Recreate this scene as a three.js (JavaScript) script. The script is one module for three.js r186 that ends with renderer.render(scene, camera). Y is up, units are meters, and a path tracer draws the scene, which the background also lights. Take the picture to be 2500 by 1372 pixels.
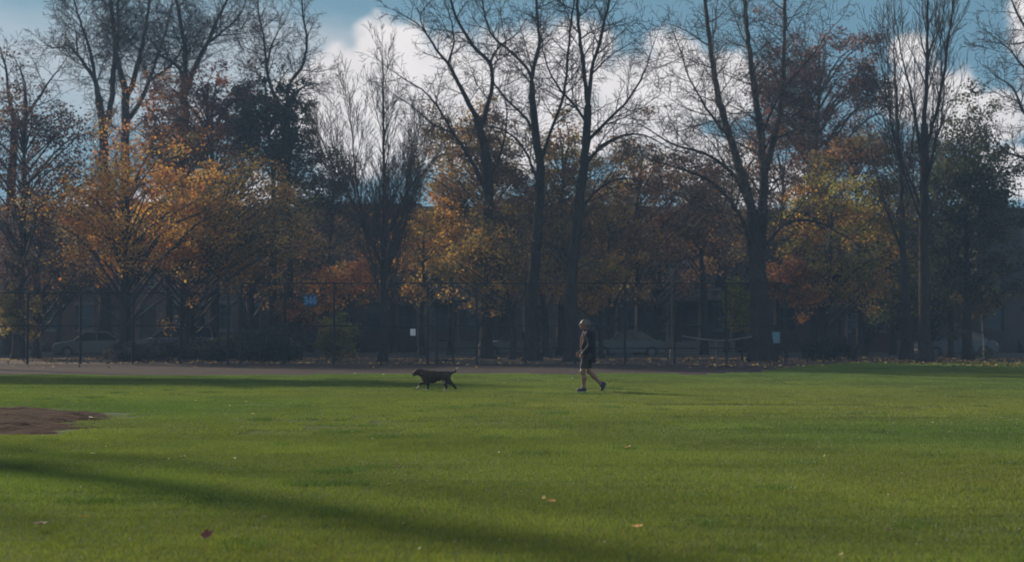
import * as THREE from 'three';
import { mergeGeometries } from 'three/addons/utils/BufferGeometryUtils.js';
import { RoundedBoxGeometry } from 'three/addons/geometries/RoundedBoxGeometry.js';
import { FontLoader } from 'three/addons/loaders/FontLoader.js';
import { TextGeometry } from 'three/addons/geometries/TextGeometry.js';

// ------------------------------------------------------------------ camera, sky, sun, exposure
const scene = new THREE.Scene();
const FOCAL = 3850, EYE = 1.5, HORIZON = 810;               // measured on the photograph (2500 x 1372)
const camera = new THREE.PerspectiveCamera(2 * Math.atan(686 / FOCAL) * 180 / Math.PI, 2500 / 1372, 0.1, 3000);
camera.position.set(0, EYE, 0);
camera.rotation.x = Math.atan((HORIZON - 686) / FOCAL);
camera.focus = 24;
camera.userData.fStop = 1.8;
scene.add(camera);

const renderer = new THREE.WebGLRenderer({ antialias: true });
renderer.toneMapping = THREE.LinearToneMapping;
renderer.toneMappingExposure = 1.17;
renderer.shadowMap.enabled = true;

const SUN_AZ = 42 * Math.PI / 180, SUN_EL = 24 * Math.PI / 180;   // low autumn sun, ahead and to the left of the view
const toSun = new THREE.Vector3(-Math.sin(SUN_AZ) * Math.cos(SUN_EL), Math.sin(SUN_EL), -Math.cos(SUN_AZ) * Math.cos(SUN_EL));
const sun = new THREE.DirectionalLight(new THREE.Color(1, 0.86, 0.66), 5.0);
sun.position.copy(toSun).multiplyScalar(150).add(new THREE.Vector3(0, 0, -50));
sun.target.position.set(0, 0, -50);
sun.castShadow = true; sun.shadow.radius = 2.4; sun.shadow.mapSize.set(4096, 4096);
Object.assign(sun.shadow.camera, { left: -90, right: 90, top: 90, bottom: -90, near: 1, far: 400 });
scene.add(sun, sun.target);

const HAZE = 0.00095;
scene.fog = new THREE.FogExp2(new THREE.Color(0.42, 0.66, 1.0), HAZE);

// ------------------------------------------------------------------ random numbers and noise
function rngOf(seed) {
  let a = seed >>> 0;
  return () => { a = (a + 0x6D2B79F5) >>> 0; let t = Math.imul(a ^ (a >>> 15), 1 | a); t = (t + Math.imul(t ^ (t >>> 7), 61 | t)) ^ t; return ((t ^ (t >>> 14)) >>> 0) / 4294967296; };
}
const PERM = (() => { const r = rngOf(77), p = new Float32Array(65536); for (let i = 0; i < 65536; i++) p[i] = r(); return p; })();
const hash3 = (x, y, z) => PERM[(Math.imul(x, 73856093) ^ Math.imul(y, 19349663) ^ Math.imul(z, 83492791)) & 65535];
function noise3(x, y, z) {
  const xi = Math.floor(x), yi = Math.floor(y), zi = Math.floor(z);
  let u = x - xi, v = y - yi, w = z - zi; u = u * u * (3 - 2 * u); v = v * v * (3 - 2 * v); w = w * w * (3 - 2 * w);
  const l = (a, b, t) => a + (b - a) * t;
  return l(l(l(hash3(xi, yi, zi), hash3(xi + 1, yi, zi), u), l(hash3(xi, yi + 1, zi), hash3(xi + 1, yi + 1, zi), u), v),
    l(l(hash3(xi, yi, zi + 1), hash3(xi + 1, yi, zi + 1), u), l(hash3(xi, yi + 1, zi + 1), hash3(xi + 1, yi + 1, zi + 1), u), v), w);
}
function fbm(x, y, z, n) { let s = 0, a = 0.5, t = 0; for (let i = 0; i < n; i++) { s += a * noise3(x, y, z); t += a; a *= 0.5; x = x * 2.03 + 11.3; y = y * 2.03 + 5.7; z = z * 2.03 + 3.1; } return s / t; }
const sstep = (a, b, x) => { const t = Math.min(1, Math.max(0, (x - a) / (b - a))); return t * t * (3 - 2 * t); };
const lerp = (a, b, t) => a + (b - a) * t;

// ------------------------------------------------------------------ the sky: blue air and a bank of sunlit cumulus
// each cloud: azimuth and elevation in degrees (0 = view direction, right positive), half width, half height
const CLOUDS = [
  [-6.2, 8.9, 1.5, 1.7], [-4.9, 9.3, 1.6, 1.7], [-7.2, 8.0, 1.4, 1.2], [-3.6, 8.4, 1.7, 1.6], [-1.6, 8.7, 1.9, 1.6], [0.4, 9.2, 2.0, 1.7],
  [2.4, 9.4, 1.9, 1.5], [4.2, 9.0, 1.6, 1.4], [6.0, 9.2, 1.4, 1.3], [7.6, 8.9, 1.4, 1.0], [1.0, 8.0, 3.0, 1.3], [-5.8, 6.6, 1.8, 1.0], [4.2, 7.6, 2.2, 1.0],
  [-1.0, 6.6, 2.4, 0.9], [6.8, 6.2, 2.2, 0.75], [9.0, 5.4, 1.8, 0.6], [15.2, 8.4, 1.5, 0.95], [16.6, 7.5, 2.0, 0.8], [14.4, 9.9, 0.7, 0.5], [19.3, 10.2, 1.6, 1.7], [20.5, 8.2, 2.0, 1.0],
  [18.4, 5.6, 2.4, 0.8], [-9.0, 5.0, 2.0, 0.7], [-13, 4.5, 3, 0.6], [12.0, 12.3, 2.2, 0.3],
];
{ // the same broken cumulus goes on all round
  const r = rngOf(5);
  for (let az = 27; az < 336; az += 2.1 + r() * 4) {
    const el = 4 + r() * 9, n = 2 + Math.floor(r() * 5), s = 0.8 + r() * 1.0;
    for (let k = 0; k < n; k++) CLOUDS.push([az + (r() - 0.5) * 6 * s, el + (r() - 0.4) * 1.6 * s, (1.2 + r()) * s, (0.8 + r() * 0.8) * s]);
  }
  for (let k = 0; k < 70; k++) { const az = r() * 360, el = 17 + r() * 45, n = 3; for (let j = 0; j < n; j++) CLOUDS.push([az + (r() - 0.5) * 9, el + (r() - 0.5) * 4, 2 + r() * 3, 1.2 + r() * 1.6]); }
}
const SKY_GAIN = 0.52;
function makeSky() {
  const W = 4096, H = 2048, data = new Float32Array(W * H * 4), D = Math.PI / 180;
  const bins = Array.from({ length: 90 }, () => []);
  for (const c of CLOUDS) { let a = ((c[0] % 360) + 360) % 360; const reach = c[2] * 1.8 / Math.cos(Math.min(80, c[1]) * D) + 1; for (let b = Math.floor((a - reach) / 4); b <= Math.floor((a + reach) / 4); b++) bins[((b % 90) + 90) % 90].push([a, c[1], c[2] / Math.max(0.2, Math.cos(c[1] * D)), c[3]]); }
  const low = [0.34, 0.47, 0.52];
  for (let row = 0; row < H; row++) {
    const el = ((row + 0.5) / H - 0.5) * Math.PI, ye = Math.sin(el), ce = Math.cos(el), eld = el / D;
    for (let col = 0; col < W; col++) {
      const o = (row * W + col) * 4; data[o + 3] = 1;
      if (eld < 0) { data[o] = low[0] * SKY_GAIN; data[o + 1] = low[1] * SKY_GAIN; data[o + 2] = low[2] * SKY_GAIN; continue; }
      const th = ((col + 0.5) / W - 0.5) * 2 * Math.PI, x = ce * Math.cos(th), z = ce * Math.sin(th);
      const cs = x * toSun.x + ye * toSun.y + z * toSun.z;
      const glow = Math.exp(-Math.acos(Math.min(1, cs)) / 0.55), h = Math.pow(1 - Math.min(1, eld / 90), 5);
      // clear air: paler towards the horizon and round the sun
      let R = lerp(0.075, 0.23, h) + 0.50 * glow, G = lerp(0.26, 0.50, h) + 0.58 * glow, B = lerp(0.47, 0.66, h) + 0.56 * glow;
      let az = Math.atan2(x, -z) / D; if (az < 0) az += 360;
      // clouds, billowed by noise
      const fx = x * 55, fy = ye * 70, fz = z * 55;
      const n1 = fbm(fx, fy, fz, 6) - 0.5, n2 = fbm(fx * 0.33 + 31, fy * 0.33, fz * 0.33 + 9, 3) - 0.5;
      let best = -9;
      for (const [ca, ceD, rx, ry] of bins[Math.min(89, Math.floor(az / 4))]) {
        let dx = az - ca; if (dx > 180) dx -= 360; if (dx < -180) dx += 360; dx /= rx; const dy = (eld - ceD) / ry;
        const v = 1 - dx * dx - (dy < 0 ? dy * dy * 0.75 : dy * dy);
        if (v > best) best = v;
      }
      const v = Math.max(-1.5, best) + n1 * 2.6 + n2 * 1.3 + 0.5;
      let cover = sstep(-0.3, 0.9, v);
      const veil = sstep(0.53, 0.78, fbm(fx * 0.1 + 3, fy * 0.17, fz * 0.1, 6)) * 0.42; // thin streaks
      cover = Math.max(cover, veil);
      if (cover > 0) {
        const puff = sstep(-0.2, 0.25, n1);
        const body = 0.9 + 0.1 * puff;   // vapour a little denser here and there
        const cr = 1.56 * body, cg = 1.48 * body, cb = 1.47 * body;
        R = lerp(R, cr, cover); G = lerp(G, cg, cover); B = lerp(B, cb, cover);
      }
      data[o] = R * SKY_GAIN; data[o + 1] = G * SKY_GAIN; data[o + 2] = B * SKY_GAIN;
    }
  }
  const t = new THREE.DataTexture(data, W, H, THREE.RGBAFormat, THREE.FloatType);
  t.mapping = THREE.EquirectangularReflectionMapping; t.magFilter = t.minFilter = THREE.LinearFilter; t.needsUpdate = true;
  return t;
}
const sky = makeSky();
scene.background = sky; scene.environment = sky;

// ------------------------------------------------------------------ helpers
const V = (x, y, z) => new THREE.Vector3(x, y, z);
const at = (px, py, d) => V((px - 1250) / FOCAL * d, EYE - (py - HORIZON) / FOCAL * d, -d);   // a point of the photograph, d metres away
const groundAt = (px, d) => V((px - 1250) / FOCAL * d, 0, -d);
const taken = {};
function numbered(name) { taken[name] = (taken[name] ?? -1) + 1; return taken[name] ? `${name}_${String(taken[name]).padStart(3, '0')}` : name; }
function thing(name, label, category, pos = [0, 0, 0], turn = 0, group) {
  const o = new THREE.Group(); o.name = numbered(name); o.position.set(...pos); o.rotation.y = turn; scene.add(o);
  o.userData = { label, category }; if (group) o.userData.group = group;
  return o;
}
function part(name, geo, mat, parent, kind) {
  const m = new THREE.Mesh(geo, mat); m.name = name; parent.add(m); if (kind) m.userData.kind = kind; return m;
}
function structure(name, geo, mat, label, category) {
  const m = new THREE.Mesh(geo, mat); m.name = numbered(name); scene.add(m); m.userData = { kind: 'structure', label, category }; return m;
}
class Geo {
  constructor(colored) { this.p = []; this.n = []; this.u = []; this.i = []; this.c = colored ? [] : null; }
  build() {
    const g = new THREE.BufferGeometry();
    g.setAttribute('position', new THREE.Float32BufferAttribute(this.p, 3)); g.setAttribute('normal', new THREE.Float32BufferAttribute(this.n, 3)); g.setAttribute('uv', new THREE.Float32BufferAttribute(this.u, 2));
    if (this.c) g.setAttribute('color', new THREE.Float32BufferAttribute(this.c, 3));
    g.setIndex(this.p.length / 3 > 65535 ? new THREE.Uint32BufferAttribute(this.i, 1) : new THREE.Uint16BufferAttribute(this.i, 1));
    return g;
  }
  tube(pts, radii, sides, closeEnd = true) {
    const base = this.p.length / 3, N = pts.length; let nx = 0.31, ny = 0.17, nz = 0.93, run = 0;
    for (let k = 0; k < N; k++) {
      const a = pts[Math.max(0, k - 1)], b = pts[Math.min(N - 1, k + 1)], q = pts[k];
      let tx = b.x - a.x, ty = b.y - a.y, tz = b.z - a.z, l = Math.hypot(tx, ty, tz) || 1; tx /= l; ty /= l; tz /= l;
      const dt = nx * tx + ny * ty + nz * tz; nx -= dt * tx; ny -= dt * ty; nz -= dt * tz; l = Math.hypot(nx, ny, nz);
      if (l < 1e-4) { nx = ty; ny = -tx; nz = 0.01; l = Math.hypot(nx, ny, nz) || 1; } nx /= l; ny /= l; nz /= l;
      const bx = ty * nz - tz * ny, by = tz * nx - tx * nz, bz = tx * ny - ty * nx, r = radii[k];
      if (k) run += q.distanceTo(pts[k - 1]);
      for (let s = 0; s <= sides; s++) {
        const f = s / sides * 2 * Math.PI, c = Math.cos(f), d = Math.sin(f), ox = nx * c + bx * d, oy = ny * c + by * d, oz = nz * c + bz * d;
        this.p.push(q.x + ox * r, q.y + oy * r, q.z + oz * r); this.n.push(ox, oy, oz); this.u.push(s / sides * Math.max(1, Math.round(radii[0] * 6.28)), run);
      }
    }
    const w = sides + 1;
    for (let k = 0; k < N - 1; k++) for (let s = 0; s < sides; s++) { const a = base + k * w + s; this.i.push(a, a + 1, a + w, a + 1, a + w + 1, a + w); }
  }
}
function tex(size, fn, srgb, repeat) {
  const data = new Uint8Array(size * size * 4);
  for (let y = 0; y < size; y++) for (let x = 0; x < size; x++) { const c = fn(x / size, y / size); for (let k = 0; k < 3; k++) data[(y * size + x) * 4 + k] = Math.max(0, Math.min(255, c[k] * 255)); data[(y * size + x) * 4 + 3] = 255; }
  const t = new THREE.DataTexture(data, size, size); t.wrapS = t.wrapT = THREE.RepeatWrapping; t.magFilter = THREE.LinearFilter; t.minFilter = THREE.LinearMipmapLinearFilter; t.generateMipmaps = true;
  if (srgb) t.colorSpace = THREE.SRGBColorSpace; if (repeat) t.repeat.set(...repeat); t.needsUpdate = true; return t;
}
// tiling noise on a torus of lattice cells
function tile(u, v, cells, seed) { const x = u * cells, y = v * cells, xi = Math.floor(x), yi = Math.floor(y); let a = x - xi, b = y - yi; a = a * a * (3 - 2 * a); b = b * b * (3 - 2 * b); const h = (i, j) => hash3(((i % cells) + cells) % cells, ((j % cells) + cells) % cells, seed); return lerp(lerp(h(xi, yi), h(xi + 1, yi), a), lerp(h(xi, yi + 1), h(xi + 1, yi + 1), a), b); }
const tiles = (u, v, c, seed, n) => { let s = 0, a = 0.5, t = 0; for (let k = 0; k < n; k++) { s += a * tile(u, v, c, seed + k); t += a; a *= 0.6; c *= 2; } return s / t; };
const L = (r, g, b) => new THREE.Color().setRGB(r, g, b);
const mat = (color, roughness = 0.8, extra = {}) => new THREE.MeshStandardMaterial({ color, roughness, ...extra });
const toS = (c) => (c <= 0.0031308 ? c * 12.92 : 1.055 * Math.pow(c, 1 / 2.4) - 0.055);

// ------------------------------------------------------------------ materials
const barkTex = tex(256, (u, v) => { const n = tiles(u * 1, v * 0.25, 16, 3, 4), m = tiles(u, v, 6, 40, 3), k = 0.55 + 0.75 * (n - 0.5) + 0.4 * (m - 0.5); return [toS(0.085 * k), toS(0.072 * k), toS(0.062 * k)]; }, true);
const barkBump = tex(256, (u, v) => { const n = tiles(u, v * 0.25, 16, 3, 4); return [n, n, n]; });
const M = {
  bark: new THREE.MeshPhysicalMaterial({ specularIntensity: 0.25, map: barkTex, bumpMap: barkBump, bumpScale: 0.04, roughness: 0.95 }),
  twig: mat(L(0.038, 0.031, 0.028), 0.85),
  twigRed: mat(L(0.055, 0.038, 0.032), 0.85),
  paleBark: mat(L(0.42, 0.38, 0.32), 0.8),
  leaf: new THREE.MeshPhysicalMaterial({ vertexColors: true, roughness: 0.96, transmission: 0.58, thickness: 0, specularIntensity: 0.4, clearcoat: 0.1, clearcoatRoughness: 0.4 }),
  steel: new THREE.MeshPhysicalMaterial({ color: L(0.014, 0.016, 0.017), roughness: 0.6, specularIntensity: 0.5 }),
  wire: new THREE.MeshPhysicalMaterial({ color: L(0.008, 0.009, 0.009), roughness: 0.9, specularIntensity: 0.2 }),
};

// ------------------------------------------------------------------ the ground
const soilTex = tex(512, (u, v) => { const n = tiles(u, v, 8, 11, 6), m = tiles(u, v, 64, 21, 2), k = 0.6 + 0.8 * (n - 0.5) + 0.5 * (m - 0.5); return [toS(0.17 * k), toS(0.13 * k), toS(0.105 * k)]; }, true);
const dirtTex = tex(512, (u, v) => { const n = tiles(u, v, 6, 51, 6), m = tiles(u, v, 90, 61, 2), k = 0.8 + 0.7 * (n - 0.5) + 0.45 * (m - 0.5); return [toS(0.07 * k), toS(0.05 * k), toS(0.045 * k)]; }, true);
const dirtBump = tex(512, (u, v) => { const n = tiles(u, v, 24, 71, 5); return [n, n, n]; });
const asphaltTex = tex(256, (u, v) => { const k = 0.7 + 0.6 * (tiles(u, v, 32, 81, 4) - 0.5); return [toS(0.055 * k), toS(0.055 * k), toS(0.058 * k)]; }, true);
const turfTex = tex(512, (u, v) => { const n = tiles(u, v, 7, 91, 6), m = tiles(u, v, 60, 95, 2), k = 0.75 + 0.8 * (n - 0.5) + 0.6 * (m - 0.5); return [toS(0.07 * k), toS(0.10 * k), toS(0.02 * k)]; }, true);

function sheet(xs, zs, yFn, uvScale, keep) {   // a grid over given x and z (negative = away), uv in metres
  const g = new Geo(), w = xs.length;
  for (const z of zs) for (const x of xs) { const y = yFn(x, z), e = 0.15; const nx = -(yFn(x + e, z) - yFn(x - e, z)) / (2 * e), nz = -(yFn(x, z + e) - yFn(x, z - e)) / (2 * e), l = Math.hypot(nx, 1, nz); g.p.push(x, y, z); g.n.push(nx / l, 1 / l, nz / l); g.u.push(x * uvScale, z * uvScale); }
  for (let j = 0; j < zs.length - 1; j++) for (let k = 0; k < w - 1; k++) { if (keep && !keep((xs[k] + xs[k + 1]) / 2, (zs[j] + zs[j + 1]) / 2)) continue; const a = j * w + k; g.i.push(a, a + w, a + 1, a + 1, a + w, a + w + 1); }
  return g.build();
}
const steps = (a, b, s) => { const n = Math.max(1, Math.round((b - a) / s)), out = []; for (let k = 0; k <= n; k++) out.push(a + (b - a) * k / n); return out; };

structure('ground', sheet([-700, -200, -60, -46, -45, 0, 45, 46, 60, 200, 700], [-900, -300, -120, -74, -49, -48, -20, 12, 13, 60], (x, z) => (Math.abs(x) < 45.5 && z > -48.5 && z < 12.5 ? -0.12 : 0), 0.35), new THREE.MeshPhysicalMaterial({ map: soilTex, roughness: 1, specularIntensity: 0.15 }), 'bare earth under the park trees and beyond the street', 'ground');

// the far edge of the mown lawn: straight along the dirt track, then swinging away to the right under the trees
const lawnEdge = (x) => 52.5 + 20.5 * sstep(6, 17, x) + 0.5 * (noise3(x * 0.35, 3, 1) - 0.5) + 0.35 * (noise3(x * 1.7, 9, 1) - 0.5);
const lawnY = (x, z) => 0.012 - 0.06 * sstep(-52, -44, z) + 0.075 * fbm(x * 0.16, 5, z * 0.16, 2) + 0.045 * noise3(x * 0.6, 1, z * 0.6);
const MOUND = { x: -9.9, z: -25.2, rx: 3.0, rz: 4.6 };   // worn patch of bare earth, cut off by the left edge of the picture
const moundIn = (x, z) => Math.hypot((x - MOUND.x) / MOUND.rx, (z - MOUND.z) / MOUND.rz) + 0.3 * (noise3(x * 0.9, 7, z * 0.9) - 0.5) + 0.22 * (noise3(x * 4, 7, z * 4) - 0.5);
structure('lawn', sheet(steps(-46, 46, 0.5), steps(-76, 14, 0.5), lawnY, 0.3, (x, z) => -z < lawnEdge(x) - 0.1), new THREE.MeshPhysicalMaterial({ map: turfTex, roughness: 1, specularIntensity: 0.15 }), 'mown green sports lawn lit by low sun', 'lawn');
structure('dirt_track', sheet(steps(-60, 24, 1), steps(-73, -50, 0.5), (x, z) => 0.006 + 0.03 * noise3(x * 0.4, 2, z * 0.4) * sstep(-50, -53, z), 0.4), new THREE.MeshPhysicalMaterial({ specularIntensity: 0.12, map: dirtTex, bumpMap: dirtBump, bumpScale: 0.03, roughness: 1 }), 'strip of bare brown dirt between the lawn and the tall fence', 'dirt track');
structure('bare_patch', sheet(steps(MOUND.x - 5.5, MOUND.x + 5.5, 0.14), steps(MOUND.z - 6, MOUND.z + 6, 0.14), (x, z) => lawnY(x, z) - 0.03 + 0.14 * sstep(1.2, 0.55, moundIn(x, z)) + 0.05 * (noise3(x * 3, 0, z * 3) - 0.5) + 0.025 * (noise3(x * 9, 0, z * 9) - 0.5), 0.5, (x, z) => moundIn(x, z) < 1.25), new THREE.MeshPhysicalMaterial({ specularIntensity: 0.12, map: dirtTex, color: L(0.72, 0.44, 0.27), bumpMap: dirtBump, bumpScale: 0.03, roughness: 1 }), 'worn patch of reddish bare earth in the lawn', 'dirt');

// street behind the trees
const boxAt = (x, y, z, w, h, d) => new THREE.BoxGeometry(w, h, d).translate(x, y, z);
structure('road', sheet([-140, -40, 40, 140], [-99, -91], () => 0.008, 0.4), new THREE.MeshStandardMaterial({ map: asphaltTex, roughness: 0.9 }), 'asphalt street behind the park trees', 'road');
structure('kerb', mergeGeometries([boxAt(0, 0.07, -90.85, 280, 0.14, 0.3), boxAt(0, 0.07, -99.15, 280, 0.14, 0.3)]), mat(L(0.12, 0.115, 0.11), 0.95), 'stone kerbs along the street', 'kerb');
structure('pavement', boxAt(0, 0.06, -101.6, 280, 0.12, 4.6), mat(L(0.12, 0.115, 0.11), 0.95), 'concrete pavement in front of the houses', 'pavement');

// ------------------------------------------------------------------ grass
{
  const grass = (n, size, wide, tall, seed, segs, dryShare = 0.045) => {
    const r = rngOf(seed), g = new Geo(true);
    for (let k = 0; k < n; k++) {
      const x = (r() - 0.5) * size * 1.08, z = (r() - 0.5) * size * 1.08, h = tall * (0.45 + 0.75 * r()), w = wide * (0.7 + 0.6 * r()), f = r() * 6.283, lean = (0.15 + 0.75 * r()) * h, lf = r() * 6.283;
      const cx = Math.cos(f) * w / 2, cz = Math.sin(f) * w / 2, dx = Math.cos(lf) * lean, dz = Math.sin(lf) * lean, tone = 0.72 + 0.56 * r(), dry = r() < dryShare ? 1 : 0, yel = r() * 0.35;
      const col = dry ? [0.24 * tone, 0.21 * tone, 0.08 * tone] : [(0.13 + 0.09 * yel) * tone, (0.208 + 0.03 * yel) * tone, 0.027 * tone];
      const b = g.p.length / 3;
      for (let s = 0; s <= segs; s++) {
        const t = s / segs, ww = s === segs ? 0 : 1 - 0.35 * t, ox = dx * t * t, oz = dz * t * t, y = h * (t - 0.22 * t * t * (lean / h)) - 0.01;
        const nx = -Math.sin(f) , nz = Math.cos(f), q = t * 0.6, l = Math.hypot(nx, q, nz);
        const pushOne = (sg) => { g.p.push(x + ox + cx * ww * sg, y, z + oz + cz * ww * sg); g.n.push(nx / l, q / l, nz / l); g.u.push(t, 0); g.c.push(...col); };
        if (s === segs) pushOne(0); else { pushOne(-1); pushOne(1); }
      }
      for (let s = 0; s < segs; s++) { const a = b + s * 2; if (s === segs - 1) g.i.push(a, a + 1, a + 2); else g.i.push(a, a + 1, a + 2, a + 1, a + 3, a + 2); }
    }
    return g.build();
  };
  const bladeMat = new THREE.MeshPhysicalMaterial({ vertexColors: true, roughness: 0.96, transmission: 0.5, thickness: 0, specularIntensity: 0.4, clearcoat: 0.22, clearcoatRoughness: 0.32 });
  const m4 = new THREE.Matrix4(), q = new THREE.Quaternion(), up = V(0, 1, 0), tint = new THREE.Color();
  function scatter(geos, size, d0, d1, seed, label) {
    const r = rngOf(seed), lists = geos.map(() => []);
    for (let d = d0; d < d1; d += size) {
      const half = d * 0.34 + 4;
      for (let x = -half; x < half; x += size) {
        const px = x + (r() - 0.5) * size * 0.2, pz = -(d + size / 2 + (r() - 0.5) * size * 0.2);
        if (-pz > lawnEdge(px) + (r() - 0.5) * 0.5) continue;
        const mi = moundIn(px, pz); if (mi < 1.05 - 0.4 * r() * r()) continue;
        const n = fbm(px * 0.5, 4, pz * 0.5, 3), n2 = noise3(px * 0.13, 14, pz * 0.13), s = 1 + 0.06 * r();
        const h = (0.62 + 0.75 * n) * (mi < 1.0 ? 0.55 : mi < 1.25 ? 0.8 : 1);
        m4.compose(V(px, lawnY(px, pz) - 0.004, pz), q.setFromAxisAngle(up, Math.floor(r() * 4) * Math.PI / 2 + (r() - 0.5) * 0.2), V(s, h, s));
        lists[Math.floor(r() * geos.length)].push([m4.clone(), (0.64 + 0.72 * fbm(px * 0.8, 33, pz * 0.8, 3)) * (0.84 + 0.32 * n2), n2]);
      }
    }
    lists.forEach((list, k) => {
      const im = new THREE.InstancedMesh(geos[k], bladeMat, list.length); im.name = numbered('lawn_grass'); im.userData = { kind: 'stuff', label, category: 'grass' };
      list.forEach(([m, t, y], j) => { im.setMatrixAt(j, m); im.setColorAt(j, tint.setRGB(t * (0.74 + 0.56 * y), t, t * 0.95)); });
      scene.add(im);
    });
  }
  scatter([1, 2, 3, 4].map((s) => grass(2000, 0.6, 0.0048, 0.05, s, 2)), 0.6, 5, 23, 11, 'short mown grass blades of the near lawn');
  scatter([5, 6, 7].map((s) => grass(3200, 1.2, 0.008, 0.05, s, 2)), 1.2, 23, 74, 12, 'short mown grass of the far lawn around the walker and the dog');
  // clumps of longer grass that the mower missed
  const r = rngOf(99), tg = grass(80, 0.26, 0.005, 0.075, 21, 3, 0), list = [];
  for (let c = 0; c < 170; c++) {
    const d = 8.5 + 40 * Math.pow(r(), 1.4), x = (r() - 0.5) * 2 * (d * 0.34 + 2), wx = 0.1 + 0.6 * r() * r(), wz = 0.1 + 0.5 * r() * r(), n = 1 + Math.floor(r() * r() * 9), t = 0.62 + 0.35 * r();
    for (let k = 0; k < n; k++) { const px = x + (r() + r() - 1) * wx, pz = -d + (r() + r() - 1) * wz, s = 0.7 + r() * 0.7; if (moundIn(px, pz) < 1) continue; m4.compose(V(px, lawnY(px, pz), pz), q.setFromAxisAngle(up, r() * 6.28), V(s * 1.3, s * 0.85, s)); list.push([m4.clone(), t * (0.85 + 0.3 * r())]); }
  }
  const im = new THREE.InstancedMesh(tg, bladeMat, list.length); im.name = 'grass_tufts'; im.userData = { kind: 'stuff', label: 'longer tufts of grass scattered over the lawn', category: 'grass' };
  list.forEach(([m, t], k) => { im.setMatrixAt(k, m); im.setColorAt(k, tint.setRGB(t * 0.8, t, t)); });
  scene.add(im);
}

// ------------------------------------------------------------------ trees
const UP = V(0, 1, 0);
function perp(d, f, out) { // unit vector at right angles to d, turned by f
  const a = Math.abs(d.y) < 0.9 ? UP : V(1, 0, 0), u = V().crossVectors(d, a).normalize(), w = V().crossVectors(d, u);
  return out.copy(u).multiplyScalar(Math.cos(f)).addScaledVector(w, Math.sin(f));
}
const LEAF = {
  gold: [[0.72, 0.40, 0.07], [0.66, 0.32, 0.06], [0.74, 0.48, 0.11], [0.5, 0.23, 0.06], [0.44, 0.3, 0.08]],
  orange: [[0.66, 0.27, 0.06], [0.58, 0.2, 0.06], [0.66, 0.36, 0.1], [0.4, 0.15, 0.05]],
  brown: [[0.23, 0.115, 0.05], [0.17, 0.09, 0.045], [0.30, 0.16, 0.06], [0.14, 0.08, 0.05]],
  russet: [[0.22, 0.09, 0.06], [0.16, 0.075, 0.055], [0.27, 0.11, 0.06], [0.12, 0.07, 0.055]],
  olive: [[0.30, 0.21, 0.05], [0.22, 0.17, 0.045], [0.40, 0.27, 0.06], [0.17, 0.13, 0.045]],
  lime: [[0.34, 0.31, 0.06], [0.27, 0.27, 0.05], [0.46, 0.36, 0.07], [0.20, 0.21, 0.05]],
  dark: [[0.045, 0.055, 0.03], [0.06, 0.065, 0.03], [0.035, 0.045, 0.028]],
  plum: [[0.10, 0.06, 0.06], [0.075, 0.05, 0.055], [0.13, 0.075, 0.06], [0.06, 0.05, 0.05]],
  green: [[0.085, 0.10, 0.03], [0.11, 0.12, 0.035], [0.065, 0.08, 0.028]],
};
function leafQuad(g, c, size, r, col) { // one folded leaf
  const a = r() * 6.283, b = Math.acos(2 * r() - 1), dx = Math.sin(b) * Math.cos(a), dy = Math.cos(b) * 0.8 - 0.15, dz = Math.sin(b) * Math.sin(a);
  const l = Math.hypot(dx, dy, dz), d = V(dx / l, dy / l, dz / l), s = perp(d, r() * 6.283, V()), n = V().crossVectors(d, s), w = size * (0.36 + 0.2 * r()), fold = 0.25 * size, k = g.p.length / 3;
  const tone = 0.75 + 0.5 * r();
  const P = [[0, 0, 0], [0.5, w, fold], [1, 0, 0], [0.5, -w, fold]];
  for (const [t, q, f] of P) { const ff = q === 0 ? 0 : f * 0.5; g.p.push(c.x + d.x * t * size + s.x * q + n.x * ff, c.y + d.y * t * size + s.y * q + n.y * ff, c.z + d.z * t * size + s.z * q + n.z * ff); g.n.push(n.x, n.y, n.z); g.u.push(t, q); g.c.push(col[0] * tone, col[1] * tone, col[2] * tone); }
  g.i.push(k, k + 2, k + 1, k, k + 3, k + 2);
}
const STYLE = {
  spread: { angle: [0.6, 1.15], trop: 0.05, wander: 0.22, gap: [0.38, 0.21, 0.155], ratio: [1, 0.5, 0.46] },
  upright: { angle: [0.32, 0.62], trop: 0.22, wander: 0.13, gap: [0.36, 0.25, 0.19], ratio: [1, 0.52, 0.44] },
};
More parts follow.
